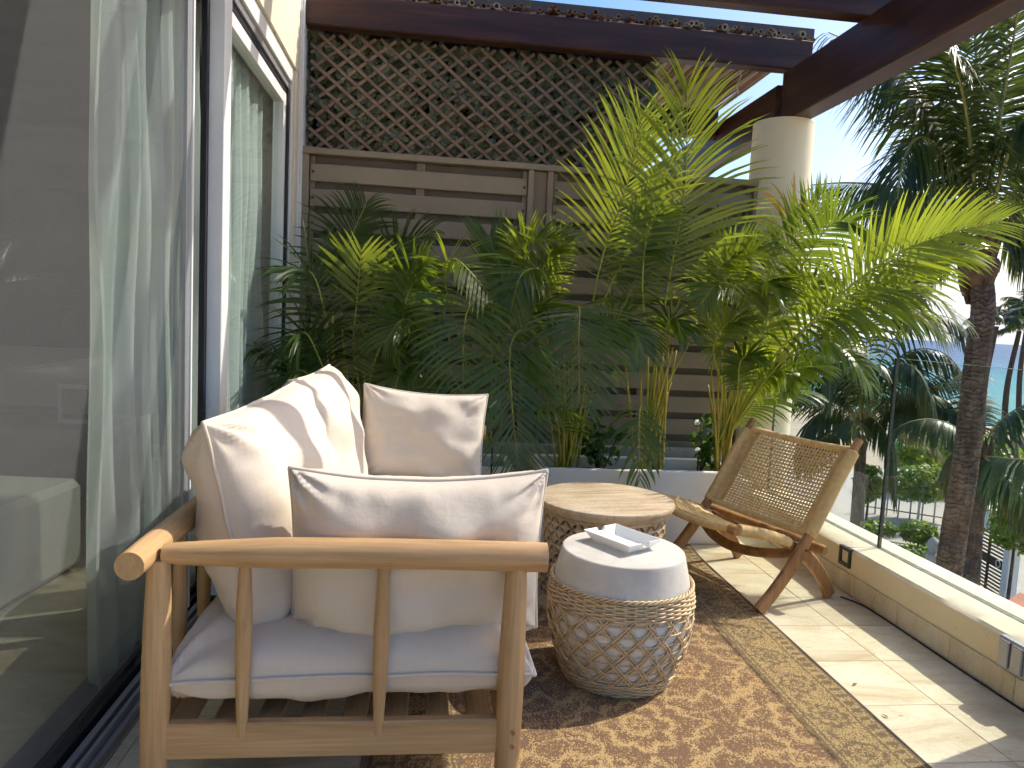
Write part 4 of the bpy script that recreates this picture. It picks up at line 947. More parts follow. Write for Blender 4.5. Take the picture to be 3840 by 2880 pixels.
areca('leafy green palm filling the space behind the far arm of the sofa', bB, [
    dict(p=[(1050, 960, 4.1), (1000, 760, 4.05), (960, 600, 3.98), (985, 560, 3.9), (1060, 640, 3.82), (1090, 690, 3.8)], L=.22, mat=yl, t0=.42, kw=dict(droop=.35)),
    dict(p=[(1060, 960, 4.1), (1060, 740, 4.05), (1040, 650, 3.9), (1005, 690, 3.75), (1000, 880, 3.68)], L=.30, mat=areca_leaf, t0=.5, kw=dict(droop=.40, n_side=32, phi0=84, phi1=44, W=.02, lift=.3)),
    dict(p=[(1060, 960, 4.1), (1080, 700, 4.1), (1110, 560, 4.05), (1150, 520, 4.0), (1240, 525, 3.95)], L=.17, mat=yl, t0=.5, kw=dict(lift=.6)),
    dict(p=[(1060, 960, 4.1), (1090, 720, 4.15), (1085, 600, 4.15), (1060, 520, 4.2)], L=.30, mat=areca_leaf, t0=.5, kw=dict(n_side=20, phi0=40, phi1=20, droop=.05)),
    dict(p=[(1050, 960, 4.1), (960, 780, 4.0), (880, 690, 3.9), (830, 740, 3.82)], L=.24, mat=areca_leaf, t0=.4),
    dict(p=[(1050, 960, 4.1), (940, 800, 3.95), (870, 800, 3.85), (840, 900, 3.8)], L=.2, mat=areca_leaf, t0=.35),
    dict(p=[(1050, 960, 4.1), (930, 760, 4.05), (880, 620, 4.0), (920, 560, 3.95)], L=.22, mat=areca_leaf, t0=.4),
    dict(p=[(1070, 960, 4.1), (1120, 760, 4.0), (1160, 660, 3.9), (1200, 690, 3.85)], L=.22, mat=areca_leaf, t0=.4),
    dict(p=[(1060, 960, 4.05), (990, 860, 3.85), (950, 840, 3.75), (930, 900, 3.7)], L=.18, mat=areca_leaf, t0=.35),
], 0, 22, mat=areca_dark, az=(150, 400), Lr=(.7, 1.1))
areca('palm with long drooping fronds hanging beside the far end of the sofa', bC, [
    dict(p=[(1225, 1000, 4.08), (1215, 820, 4.0), (1150, 715, 3.85), (1105, 740, 3.70), (1105, 860, 3.62), (1120, 1010, 3.60)], L=.33, mat=areca_leaf, t0=.42, kw=dict(n_side=34, phi0=72, phi1=34, droop=.15, W=.021, lift=.12)),
    dict(p=[(1235, 1000, 4.08), (1235, 800, 4.0), (1240, 690, 3.88), (1252, 665, 3.78), (1250, 740, 3.72), (1252, 870, 3.70)], L=.34, mat=areca_leaf, t0=.5, kw=dict(n_side=32, phi0=86, phi1=44, droop=.40, W=.02, lift=.3)),
    dict(p=[(1225, 1000, 4.08), (1260, 770, 4.1), (1300, 560, 4.05), (1355, 400, 4.0), (1385, 255, 3.98)], L=.48, mat=yl, t0=.45, kw=dict(n_side=32, phi0=58, phi1=22, droop=.3, W=.021, lift=.08)),
    dict(p=[(1240, 1000, 4.08), (1300, 780, 4.12), (1380, 590, 4.12), (1440, 470, 4.1)], L=.24, mat=areca_leaf, t0=.5, kw=dict(droop=.3)),
    dict(p=[(1225, 1000, 4.08), (1200, 760, 4.0), (1180, 600, 3.95), (1130, 590, 3.85), (1100, 680, 3.8)], L=.26, mat=areca_leaf, t0=.45),
    dict(p=[(1235, 1000, 4.08), (1280, 760, 3.95), (1345, 690, 3.85), (1390, 760, 3.8)], L=.27, mat=areca_leaf, t0=.45, kw=dict(droop=.7)),
    dict(p=[(1225, 1000, 4.08), (1190, 780, 4.05), (1165, 660, 4.0), (1180, 560, 4.0), (1225, 520, 4.0)], L=.2, mat=yl, t0=.5, kw=dict(lift=.5)),
    dict(p=[(1235, 1000, 4.08), (1290, 700, 4.1), (1350, 560, 4.1), (1400, 530, 4.05)], L=.26, mat=areca_leaf, t0=.5),
], 1, 33, mat=areca_leaf, canes=12, Lr=(.7, 1.0))
areca('tallest palm whose bright upright frond reaches the crossbeam', bD, [
    dict(p=[(1392, 1000, 4.08), (1412, 800, 4.05), (1450, 580, 4.0), (1480, 400, 3.96), (1485, 190, 3.95)], L=.56, mat=yl, t0=.42, r0=.009, kw=dict(n_side=42, phi0=64, phi1=22, droop=.42, W=.021, lift=.08)),
    dict(p=[(1392, 1000, 4.08), (1400, 800, 4.0), (1388, 620, 3.98), (1400, 500, 3.98), (1430, 450, 3.98)], L=.2, mat=areca_leaf, t0=.5, kw=dict(wild=.3)),
    dict(p=[(1400, 1000, 4.08), (1430, 860, 4.05), (1500, 720, 4.0), (1580, 560, 3.98), (1600, 555, 3.9)], L=.2, mat=yl, t0=.5),
    dict(p=[(1395, 1000, 4.06), (1385, 880, 3.9), (1380, 930, 3.78), (1382, 1035, 3.74)], L=.2, mat=areca_leaf, t0=.4, kw=dict(n_side=16, phi0=75, phi1=35, droop=.9)),
    dict(p=[(1400, 1000, 4.08), (1420, 780, 4.0), (1450, 690, 3.9), (1480, 720, 3.85)], L=.2, mat=areca_leaf, t0=.5, kw=dict(droop=.8)),
    dict(p=[(1400, 1000, 4.08), (1450, 700, 4.15), (1530, 540, 4.2), (1620, 500, 4.2)], L=.26, mat=areca_leaf, t0=.5),
], 0, 44, mat=areca_leaf, canes=13, Lr=(.6, .95))
areca('spreading bright palm leaning over the rope chair towards the balustrade', bE, [
    dict(p=[(1560, 960, 4.06), (1640, 840, 3.9), (1760, 690, 3.7), (1900, 570, 3.55), (2030, 510, 3.45), (2160, 478, 3.4)], L=.29, mat=yl, t0=.40, r0=.009, kw=dict(n_side=40, phi0=56, phi1=24, droop=.3, W=.02, nrm=(0, -.9, .4))),
    dict(p=[(1560, 960, 4.06), (1620, 850, 3.95), (1700, 740, 3.8), (1830, 660, 3.65), (1960, 620, 3.55), (2080, 690, 3.5)], L=.28, mat=areca_leaf, t0=.38, kw=dict(n_side=30, droop=.9, nrm=(0, -.5, .85), W=.025)),
    dict(p=[(1565, 960, 4.06), (1640, 780, 4.0), (1720, 600, 3.95), (1790, 490, 3.9), (1845, 480, 3.85)], L=.24, mat=areca_leaf, t0=.45, kw=dict(nrm=(0, -.9, .3))),
    dict(p=[(1555, 960, 4.06), (1590, 800, 4.0), (1640, 640, 3.95), (1655, 610, 3.9), (1690, 640, 3.85)], L=.24, mat=yl, t0=.5),
    dict(p=[(1555, 960, 4.06), (1560, 780, 4.0), (1545, 600, 3.95), (1600, 555, 3.88), (1660, 560, 3.8)], L=.20, mat=yl, t0=.5, kw=dict(lift=.6, droop=.3)),
    dict(p=[(1560, 960, 4.06), (1610, 820, 4.0), (1650, 720, 3.95), (1665, 640, 3.95)], L=.2, mat=areca_yellow, t0=.4, kw=dict(n_side=22, W=.03)),
    dict(p=[(1560, 960, 4.06), (1660, 820, 3.85), (1760, 740, 3.7), (1830, 760, 3.6), (1880, 830, 3.55)], L=.2, mat=areca_leaf, t0=.4, kw=dict(droop=.8)),
    dict(p=[(1560, 960, 4.06), (1640, 860, 3.9), (1720, 800, 3.8), (1790, 790, 3.75)], L=.17, mat=areca_leaf, t0=.4),
    dict(p=[(1560, 960, 4.06), (1600, 740, 4.1), (1690, 560, 4.1), (1780, 420, 4.1)], L=.26, mat=areca_leaf, t0=.5, kw=dict(nrm=(0, -.9, .3), droop=.3)),
    dict(p=[(1560, 960, 4.06), (1700, 770, 3.8), (1860, 700, 3.6), (2000, 560, 3.5), (2100, 545, 3.45)], L=.24, mat=yl, t0=.45, kw=dict(nrm=(0, -.7, .7))),
    dict(p=[(1560, 960, 4.06), (1610, 870, 3.95), (1680, 800, 3.8), (1700, 850, 3.75)], L=.15, mat=yl, t0=.4),
    dict(p=[(1560, 960, 4.06), (1620, 780, 4.1), (1660, 600, 4.15), (1700, 470, 4.2), (1760, 455, 4.2)], L=.22, mat=areca_dry, t0=.6, kw=dict(n_side=14, wild=.4)),
    dict(p=[(1560, 960, 4.06), (1660, 800, 3.85), (1790, 660, 3.7), (1930, 560, 3.6), (2050, 560, 3.52)], L=.26, mat=areca_leaf, t0=.4, kw=dict(nrm=(0, -.8, .5), droop=.4)),
    dict(p=[(1560, 960, 4.06), (1680, 790, 3.8), (1820, 690, 3.65), (1950, 660, 3.55), (2040, 720, 3.5)], L=.26, mat=areca_leaf, t0=.42, kw=dict(droop=1.0)),
    dict(p=[(1560, 960, 4.06), (1600, 800, 4.0), (1620, 660, 3.95), (1560, 610, 3.9), (1510, 660, 3.85)], L=.22, mat=yl, t0=.5),
    dict(p=[(1565, 960, 4.06), (1620, 860, 4.0), (1690, 700, 3.95), (1740, 620, 3.9), (1790, 600, 3.85)], L=.22, mat=yl, t0=.45),
    dict(p=[(1550, 960, 4.06), (1560, 840, 4.0), (1540, 760, 3.95), (1570, 700, 3.9), (1620, 700, 3.85)], L=.18, mat=yl, t0=.4),
    dict(p=[(1550, 960, 4.06), (1590, 860, 3.95), (1600, 780, 3.9), (1640, 770, 3.85)], L=.16, mat=areca_leaf, t0=.4),
], 1, 55, mat=areca_leaf, canes=14, Lr=(.6, 1.0), az=(-40, 220))

# ---- small round-leaved shrubs between the palms
def shrub(label, px, y, h, n):
    b = bpt(px, y); t = thing('shrub', label, 'shrub', b, 0, 'small leafy shrubs in the long planter'); rs = random.Random(int(px))
    tips = []
    for k in range(5):
        tip = Vector((rs.uniform(-.10, .10), rs.uniform(-.06, .06), h*rs.uniform(.55, 1))); pth = spline([Vector((rs.uniform(-.02, .02), 0, -.02)), tip*.5+Vector((rs.uniform(-.04, .04), 0, 0)), tip], 8)
        MB().tube(pth, [.006-.004*i/7 for i in range(8)], 6).obj('stem', mottled('shrub_bark', (.08, .05, .03), (.14, .09, .06), 20, .8, 0) if k == 0 and px < 1400 else bpy.data.materials['shrub_bark'], t, smooth=True); tips += pth[3:]
    random.seed(int(px))
    mb, tn = leaf_cloud(n, lambda i: (random.choice(tips)+Vector((random.gauss(0, .03), random.gauss(0, .03), random.gauss(0, .02))), (random.gauss(0, 1), random.gauss(-.3, 1), random.gauss(.7, .6))), .055, 1, 0, [shrub_leaf])
    o = mb.obj('leaves', shrub_leaf, t, smooth=True); set_tone(o.data, tn); tag(o, kind='stuff')
shrub('dark round-leaved shrub on a thin stem between the drooping palm and the tallest palm', 1300, 4.12, .36, 150)
shrub('small round-leaved shrub at the foot of the spreading palm left of the rope chair', 1512, 4.12, .42, 130)

# ---- white spotlight beside the far arm
sp_c = at(1068, 878, 3.72); t = thing('spotlight', 'small white spotlight on a spike beside the far arm pillow', 'spotlight', (sp_c.x, sp_c.y, SOIL))
o = MB().lathe([(0.0, -.032), (.010, -.030), (.022, -.020), (.026, 0), (.026, .022), (.022, .030), (.020, .027), (0, .024)], 20, cap=False).obj('head', white_frame, t, smooth=True, loc=(0, 0, sp_c.z-SOIL)); o.rotation_euler = (math.radians(70), 0, math.radians(65))
MB().tube([(0, 0, -.05), (0, 0, sp_c.z-SOIL-.02)], .005, 8).obj('spike', dark_metal, t)
# a few dry bits blown onto the tiles
for k, (px, py, rz) in enumerate(((1841, 1480, .4), (1920, 1552, 1.9), (2070, 1350, 1.2))):
    p = on_z(px, py, .0025); mb = MB(); mb.add([(0, 0, 0), (.012, .005, .004), (.03, 0, .002), (.012, -.005, .003)], [(0, 1, 2, 3)])
    o = mb.obj('dry_leaf', areca_dry, None, loc=p); o.rotation_euler = (0, 0, rz); tag(o, ('tiny dry leaf on the pale tiles beside the rug edge', 'tiny dry leaf on the tiles close to the viewer', 'tiny dry leaf near the skirting tiles')[k], 'leaf', 'dry leaf bits on the tiles')

# ================================================================== beyond the balustrade
GZ = -6.0
sand = mottled('beach_sand', (.36, .29, .20), (.45, .375, .27), .5, .95, .5, 6, .05, world=True)
def paving():
    t = NT('street_paving'); v = t.world_coord(); br = t.node('TexBrick'); br.inputs['Scale'].default_value = 3.0; br.inputs['Color1'].default_value = (.42, .38, .32, 1); br.inputs['Color2'].default_value = (.36, .33, .28, 1); br.inputs['Mortar'].default_value = (.22, .20, .17, 1); t.link(v, br.inputs['Vector'])
    col = t.mix(t.math('MULTIPLY', t.noise(v, .5, 5, .6), .5), br.outputs['Color'], (.48, .45, .40)); return t.done(t.princ(col, .7, spec=.3))
pave = paving()
def sea_mat():
    t = NT('sea_water'); v = t.world_coord(); g = t.node('NewGeometry'); sp = t.node('VectorMath', operation='DOT_PRODUCT'); t.link(g.outputs['Position'], sp.inputs[0]); sp.inputs[1].default_value = (.75, .66, 0)
    d = t.node('MapRange'); d.inputs['From Min'].default_value = 70; d.inputs['From Max'].default_value = 420; t.link(sp.outputs['Value'], d.inputs['Value'])
    n = t.noise(t.world_coord((.012, .03, 1)), 1.0, 5, .6)
    col = t.ramp(t.math('ADD', d.outputs[0], t.math('MULTIPLY', t.math('SUBTRACT', n, .5), .5)), [(0.0, (.07, .28, .27)), (.22, (.014, .20, .25)), (.5, (.005, .125, .215)), (1.0, (.003, .065, .16))])
    w = t.math('ADD', t.noise(t.world_coord((.35, .8, 1)), 1.0, 4, .65), t.noise(t.world_coord((2.2, 3.0, 1)), 1.0, 3, .6))
    return t.done(t.princ(col, .35, t.bump(w, .5, .5), spec=.06))
sn_dir = np.array([.75, .66]); sn_dir /= np.linalg.norm(sn_dir); tang = np.array([-sn_dir[1], sn_dir[0]])
def quadstrip(d0, d1, a0, a1, z, n=40, wob=0):
    v = []; f = []
    for i in range(n+1):
        a = a0+(a1-a0)*i/n
        for d in (d0+wob*math.sin(a*.09)+wob*.5*math.sin(a*.23+1), d1): p = sn_dir*d+tang*a; v.append((p[0], p[1], z))
    for i in range(n): f.append((2*i, 2*i+1, 2*i+3, 2*i+2))
    return MB().add(v, f)
gr = quadstrip(-60, 120, -400, 400, GZ, 8).obj('ground', sand); tag(gr, kind='structure')
sea = quadstrip(74, 9000, -9000, 9000, GZ+.05, 900, 2.5).obj('sea', sea_mat()); tag(sea, kind='structure')
p_road = [on_z(x, y, GZ+.02) for x, y in ((1740, 1085), (2260, 1100), (2330, 1420), (1700, 1420))]
road = MB().add([(-2, 4, GZ+.02), (40, -10, GZ+.02), (52, 20, GZ+.02), (30, 38, GZ+.02), (10, 34, GZ+.02)], [(0, 1, 2, 3, 4)]).obj('road', pave); tag(road, kind='structure')

# ---- the lower part of the house below the terrace
hb = MB().box(-6, 2.30, -3, 4.9, GZ, -.31).obj('lower_house', cream_pale); tag(hb, 'cream lower storeys of the house beneath the terrace', 'house')

# ---- coconut palms
bark = None
def bark_mat():
    t = NT('coconut_bark'); v = t.coord('Object'); w = t.node('TexWave', wave_type='BANDS', bands_direction='Z'); w.inputs['Scale'].default_value = 5.2; w.inputs['Distortion'].default_value = 9.0; w.inputs['Detail'].default_value = 3.0; w.inputs['Detail Scale'].default_value = 2.0; t.link(v, w.inputs['Vector'])
    n = t.noise(t.coord('Object', (14, 14, 4)), 1.0, 5, .7); col = t.ramp(n, [(.3, (.06, .045, .035)), (.55, (.15, .115, .092)), (.75, (.25, .205, .165))]); col = t.mix(t.math('MULTIPLY', w.outputs['Fac'], .3), col, (.022, .015, .012))
    return t.done(t.princ(col, .9, t.bump(t.math('ADD', t.math('MULTIPLY', w.outputs['Fac'], -1.0), n), .8, .03), spec=.15))
bark = bark_mat(); fibre = mottled('palm_fibre', (.045, .027, .016), (.14, .09, .05), 14, .9, .8, 60, .02, aniso=(1, 1, .4))
COC = dict(n_side=84, W=.034, phi0=56, phi1=20, droop=.8, lift=.05, nrm=(0, -.3, 1), t0=.2, nseg=5, hang=True)
def coco(label, trunk_pts, radii, specs, rnd, seed, L=(2.6, 3.6), leaf=.85, n_side=84, W=.034, boot=1.0, e0=(20, 80), e1=(-75, -20), az=(0, 360)):
    trunk = spline(trunk_pts, 40); base = trunk[0]; crown = trunk[-1]; t = thing('coconut_palm', label, 'palm tree', base, 0, 'coconut palms'); rs = random.Random(seed); lr = np.random.default_rng(seed)
    n = 150; pth = spline(trunk_pts, n); rad = [np.interp(i/(n-1), [0, 1], radii)*(1+.05*((i*.5) % 1.0)+.02*rs.random()) for i in range(n)]
    if boot > .5: pth = [p for p in pth]
    MB().tube([p-base for p in pth], rad, 18).obj('trunk', bark, t, smooth=True)
    if boot:
        hp = pth[-16:]+[crown+Vector((0, 0, .12*boot))]; MB().tube([p-base for p in hp], [radii[1]*np.interp(i/16, [0, .2, .5, .8, 1], [1.0, 1.25, 1.75, 1.8, 1.2])*(1+.06*rs.random()) for i in range(17)], 16).obj('fibre_head', fibre, t, smooth=True)
        for k in range(18):
            a = k*2.4+rs.random(); c = crown-base; r = radii[1]; d = Vector((math.cos(a), math.sin(a), 0))
            z0 = -.42*boot+.5*boot*rs.random(); pl = [c+d*r*.8+Vector((0, 0, z0-.12*boot)), c+d*(r*1.25)+Vector((0, 0, z0+.05*boot)), c+d*(r*1.55)+Vector((0, 0, z0+.28*boot)), c+d*(r*1.3)+Vector((0, 0, z0+.5*boot))]
            MB().tube(spline(pl, 9), [r*.38, r*.52, r*.58, r*.56, r*.48, r*.38, r*.3, r*.22, r*.1], 8, flat=.45, up=d).obj('leaf_base', fibre, t, smooth=True)
    for sp in specs:
        pts = [at_d(*p) if not isinstance(p, Vector) else p for p in sp['p']]; kw = dict(COC); kw.update(n_side=n_side, W=W, L=sp.get('L', leaf), lr=lr); kw.update(sp.get('kw', {}))
        frond(t, spline(pts, 30), [sp.get('mat', coco_leaf), coco_rachis], sp.get('r0', .03), .006, base, **kw)
    for k in range(rnd):
        a = az[0]+(az[1]-az[0])*(k+rs.random()*.7)/max(1, rnd); kw = dict(COC); kw.update(n_side=n_side, W=W, L=leaf*rs.uniform(.8, 1.1), lr=lr, droop=rs.uniform(.6, 1.3))
        ee = rs.uniform(*e0); frond(t, arc(crown+Vector((0, 0, .1)), a, ee, ee+rs.uniform(*e1)-10, rs.uniform(*L), az1=a+rs.uniform(-15, 15)), [coco_leaf, coco_rachis], .028, .005, base, **kw)
    return t
D1 = 9.3
c1 = at_d(2112, 560, D1)
tp = [at_d(1985, 2050, D1-.3), at_d(2020, 1500, D1-.15), at_d(2052, 1215, D1), at_d(2086, 1000, D1), at_d(2108, 800, D1), at_d(2124, 660, D1), c1]
base1 = tp[0].copy()
S1 = [
    dict(p=[c1, (2075, 415, D1-.3), (2035, 330, D1-.6), (1985, 297, D1-.9), (1952, 345, D1-1.1), (1938, 430, D1-1.2)], L=.95, kw=dict(droop=1.3, phi0=62, phi1=36, n_side=64, W=.026)),
    dict(p=[c1, (2085, 400, D1), (2030, 260, D1-.2), (1980, 175, D1-.4), (1900, 120, D1-.6), (1790, 70, D1-.8)], L=.95, kw=dict(droop=1.6)),
    dict(p=[c1, (2050, 470, D1+.3), (1950, 410, D1+.5), (1840, 395, D1+.7), (1745, 400, D1+.8)], L=.75, kw=dict(droop=2.2)),
    dict(p=[c1, (2118, 400, D1+.1), (2112, 220, D1), (2105, 60, D1-.1), (2085, -80, D1-.3)], L=.9, kw=dict(droop=.7, nrm=(-.5, -.8, .2))),
    dict(p=[c1, (2135, 420, D1-.2), (2160, 250, D1-.4), (2190, 80, D1-.6), (2210, -60, D1-.8)], L=.95, kw=dict(droop=1.4, nrm=(-.4, -.8, .3))),
    dict(p=[c1, (2150, 420, D1-.3), (2195, 290, D1-.5), (2260, 220, D1-.7), (2360, 200, D1-.9)], L=.95, kw=dict(droop=1.9)),
    dict(p=[c1, (2150, 470, D1+.2), (2210, 400, D1+.4), (2300, 390, D1+.6)], L=.9, kw=dict(droop=2)),
    dict(p=[c1, (2060, 460, D1+.6), (1990, 420, D1+1.1), (1900, 470, D1+1.5), (1840, 560, D1+1.7)], L=.75, kw=dict(droop=1.6)),
    dict(p=[c1, (2090, 380, D1+.7), (2060, 200, D1+1.2), (2010, 60, D1+1.7), (1930, -60, D1+2)], L=.9, kw=dict(droop=1.3)),
    dict(p=[c1, (2140, 380, D1+.7), (2165, 200, D1+1.2), (2180, 40, D1+1.7)], L=.9, kw=dict(droop=1.3)),
    dict(p=[c1, (2055, 490, D1+.2), (2010, 520, D1+.5), (1970, 600, D1+.8), (1950, 690, D1+1.0)], L=.7, kw=dict(droop=1.4)),
    dict(p=[c1, (2100, 340, D1-.5), (2075, 180, D1-1.0), (2030, 60, D1-1.5)], L=.95, kw=dict(droop=.9)),
    dict(p=[c1, (2180, 480, D1+.3), (2230, 560, D1+.6), (2250, 680, D1+.8)], L=.7, kw=dict(droop=1.4)),
]
coco('tall coconut palm with rough leaning trunk rising beyond the balustrade', tp, (.145, .108), S1, 0, 3, L=(2.0, 2.6), az=(200, 330), e0=(40, 80), e1=(-70, -30), leaf=.8)
D2 = 30.0
c2 = at_d(1862, 930, D2); b2 = Vector((c2.x+.15, c2.y, GZ-.1))
S2 = [dict(p=[c2, (1905, 900, D2-.8), (1960, 872, D2-1.5), (2030, 862, D2-2.2), (2075, 905, D2-2.6), (2090, 990, D2-2.8)], L=1.7, kw=dict(droop=2.6, n_side=66, W=.10)),
      dict(p=[c2, (1885, 820, D2-.4), (1960, 700, D2-.8), (2060, 690, D2-1.2), (2120, 790, D2-1.6)], L=1.5, kw=dict(droop=1.2, W=.10)),
      dict(p=[c2, (1850, 800, D2-.6), (1840, 680, D2-1.0), (1900, 600, D2-1.4), (2000, 610, D2-1.8)], L=1.4, kw=dict(droop=1.2, W=.10)),
      dict(p=[c2, (1820, 860, D2-.6), (1760, 810, D2-1.2), (1700, 830, D2-1.6)], L=1.3, kw=dict(droop=1.6, W=.09)),
      dict(p=[c2, (1840, 780, D2), (1780, 640, D2-.2), (1700, 600, D2-.5)], L=1.3, kw=dict(droop=1.2, W=.09)),
      dict(p=[c2, (1870, 800, D2), (1880, 690, D2), (1930, 620, D2-.3), (2010, 640, D2-.6)], L=1.5, kw=dict(droop=.9, W=.11)),
      dict(p=[c2, (1890, 840, D2-.4), (1960, 760, D2-.6), (2050, 770, D2-.9), (2110, 880, D2-1.2)], L=1.5, kw=dict(droop=1.2, W=.11)),
      dict(p=[c2, (1850, 790, D2), (1820, 680, D2), (1760, 620, D2), (1690, 640, D2)], L=1.5, kw=dict(droop=1.0, W=.11)),
      dict(p=[c2, (1830, 840, D2-.4), (1770, 760, D2-.6), (1700, 740, D2-.8), (1650, 800, D2-1)], L=1.5, kw=dict(droop=1.2, W=.11)),
      dict(p=[c2, (1860, 860, D2-1.2), (1870, 780, D2-2.2), (1840, 740, D2-3), (1800, 790, D2-3.6), (1790, 880, D2-4)], L=1.3, kw=dict(droop=1.4, W=.10)),
      dict(p=[c2, (1880, 870, D2-1.2), (1920, 800, D2-2.2), (1970, 790, D2-3), (2010, 860, D2-3.6), (2020, 960, D2-4)], L=1.3, kw=dict(droop=1.6, W=.10)),
      dict(p=[c2, (1830, 900, D2-.8), (1780, 890, D2-1.6), (1740, 930, D2-2.2), (1720, 1010, D2-2.6)], L=1.2, kw=dict(droop=1.6, W=.10)),
      dict(p=[c2, (1880, 900, D2-1), (1925, 960, D2-1.8), (1935, 1080, D2-2.2)], L=1.2, kw=dict(droop=2, W=.09))]
coco('short bushy coconut palm seen through the balustrade glass behind the rope chair', [b2, b2.lerp(c2, .5), c2], (.24, .17), S2, 18, 5, L=(3.6, 5.2), leaf=1.4, n_side=42, W=.085, e0=(5, 88), boot=1.2)
D3 = 21.0
c3 = at_d(2120, 985, D3); b3 = Vector((c3.x+.3, c3.y+.2, GZ-.1))
S3 = [dict(p=[c3, (2140, 1000, D3-.6), (2190, 1050, D3-1.2), (2240, 1130, D3-1.6)], L=1.2, kw=dict(droop=2.0, W=.07)),
      dict(p=[c3, (2155, 950, D3+.4), (2190, 900, D3+.8), (2200, 1010, D3+1)], L=.8, kw=dict(droop=1.8, W=.07)),
      dict(p=[c3, (2170, 990, D3-2), (2260, 1010, D3-4), (2300, 1120, D3-5)], L=1.3, kw=dict(droop=2.2, W=.07)),
      dict(p=[c3, (2090, 960, D3), (2060, 990, D3-.4), (2050, 1060, D3-.6)], L=.9, kw=dict(droop=1.8, W=.07))]
coco('low coconut palm whose fronds hang in front of the white gateway', [b3, b3.lerp(c3, .5), c3], (.2, .15), S3, 3, 8, L=(2.0, 2.9), leaf=.9, n_side=44, W=.06, boot=1.0, e1=(-90, -50))
for k, (px, py, bx, by, d, lab) in enumerate(((2153, 705, 2143, 905, 62, 'slender distant coconut palm on the beach just right of the big trunk'), (2202, 715, 2188, 950, 64, 'slender distant coconut palm with curved trunk near the right edge of the sea'), (2225, 665, 2235, 950, 72, 'distant windswept coconut palm at the far right above the sea'))):
    c = at_d(px, py, d); b = on_z(bx, by, GZ); b = Vector((c.x+(bx-px)*.02, c.y, GZ)); m = b.lerp(c, .5)+Vector((-.25, .1, 0))
    coco(lab, [b, m, c], (.22, .15), [], 13, 60+k, L=(2.2, 3.0), leaf=1.0, n_side=24, W=.13, boot=0, e0=(10, 75), e1=(-95, -40))

# ---- shrubs, hedge and topiary outside
def bush(label, c, rx, ry, rz, n, size, name='bush', cat='bush', group=None, trunk=0.0, flat=.3):
    t = thing(name, label, cat, Vector((c[0], c[1], GZ)), 0, group); cc = Vector((0, 0, c[2]-GZ))
    def pos(i):
        while True:
            p = Vector((random.uniform(-1, 1), random.uniform(-1, 1), random.uniform(-1, 1)))
            if .45 < p.length <= 1: break
        p = p*(1+.18*mnoise.noise(p*3+Vector((c[0], 0, 0)))); return cc+Vector((p.x*rx, p.y*ry, p.z*rz)), p+Vector((random.gauss(0, .5), random.gauss(0, .5), random.gauss(.4, .5)))
    mb, tn = leaf_cloud(n, pos, size, 3, .9, [hedge_leaf]); o = mb.obj('foliage', hedge_leaf, t, smooth=True); set_tone(o.data, tn); tag(o, kind='stuff')
    MB().tube([(0, 0, 0), (.02, 0, cc.z*.6), (0, 0, cc.z)], [.05, .04, .02], 8).obj('trunk', bark, t)
    return t
DG = 25.5
p = at_d(1985, 1150, 23.5); bush('round clipped green topiary bush left of the leaning trunk', p, .52, .5, .30, 700, .11, group='clipped greenery by the street')
p = at_d(1978, 1198, 22.5); bush('low clipped hedge beneath the topiary bush', p, .75, .4, .22, 700, .11, name='hedge', cat='hedge', group='clipped greenery by the street')
p = at_d(1900, 1140, 23.5); bush('low hedge strip beside the balustrade joint', p, .5, .4, .2, 400, .11, name='hedge', cat='hedge', group='clipped greenery by the street')
p = at_d(1878, 1045, 31); bush('leafy bush in a dark pot by the beach fence', p, .55, .5, .75, 700, .14, group='bushes by the beach fence')
p = at_d(1990, 1045, 33); bush('wide dark bush in front of the sand under the hanging fronds', p, 1.5, .8, .75, 1200, .15, group='bushes by the beach fence')
p = at_d(2195, 1130, 23); bush('bright bush behind the slatted gate at the right edge', p, .7, .6, .8, 700, .13, group='bushes by the beach fence')
p = at_d(2060, 985, 40); bush('dark bush mass at the back of the beach behind the big trunk', p, 3.5, 1.2, 1.1, 1500, .25, group='bushes by the beach fence')

# ---- white gateway with slatted gate
gp0, gp1 = at_d(2100, 1175, DG), at_d(2178, 1195, DG-1.5)
gdir = Vector((gp1.x-gp0.x, gp1.y-gp0.y, 0)); ga = math.atan2(gdir.y, gdir.x); gt = thing('gateway', 'white rendered gateway wall with flat lintel beyond the trunk', 'gateway', (gp0.x, gp0.y, GZ), ga)
gw = gdir.length; zt = at_d(2100, 1130, DG).z-GZ; zb = 0
MB().box(-.42, -.03, -.15, .15, 0, zt+.42, .01).obj('post', white_pl, gt); MB().box(gw+.03, gw+.30, -.15, .15, 0, zt, .01).obj('post', white_pl, gt); MB().box(-.42, gw+2.2, -.2, .2, zt+.425, zt+.68, .015).obj('lintel', white_pl, gt); MB().box(-.025, gw+1.4, -.12, .12, zt+.05, zt+.42, .01).obj('beam', white_pl, gt)
MB().box(-.30, -.16, -.165, -.151, zt*.62, zt*.62+.16).obj('house_number_plate', dark_metal, gt)
gg = thing('slatted_gate', 'dark brown gate of horizontal slats in the white gateway', 'gate', (gp0.x, gp0.y, GZ), ga)
gm = mottled('gate_brown', (.03, .018, .012), (.05, .03, .02), 6, .6, 0)
for x in (.0, gw/2-.03, gw-.06): MB().box(x, x+.06, -.03, .03, .05, zt, .004).obj('stile', gm, gg)
slm = MB().box(.0605, gw/2-.0305, -.014, .014, 0, .05).mesh('slat', gm); slm2 = MB().box(gw/2+.0305, gw-.0605, -.014, .014, 0, .05).mesh('slat', gm)
k = 0; z = .08
while z < zt-.04:
    link('slat', slm, gg, (0, 0, z)); link('slat', slm2, gg, (0, 0, z)); z += .105
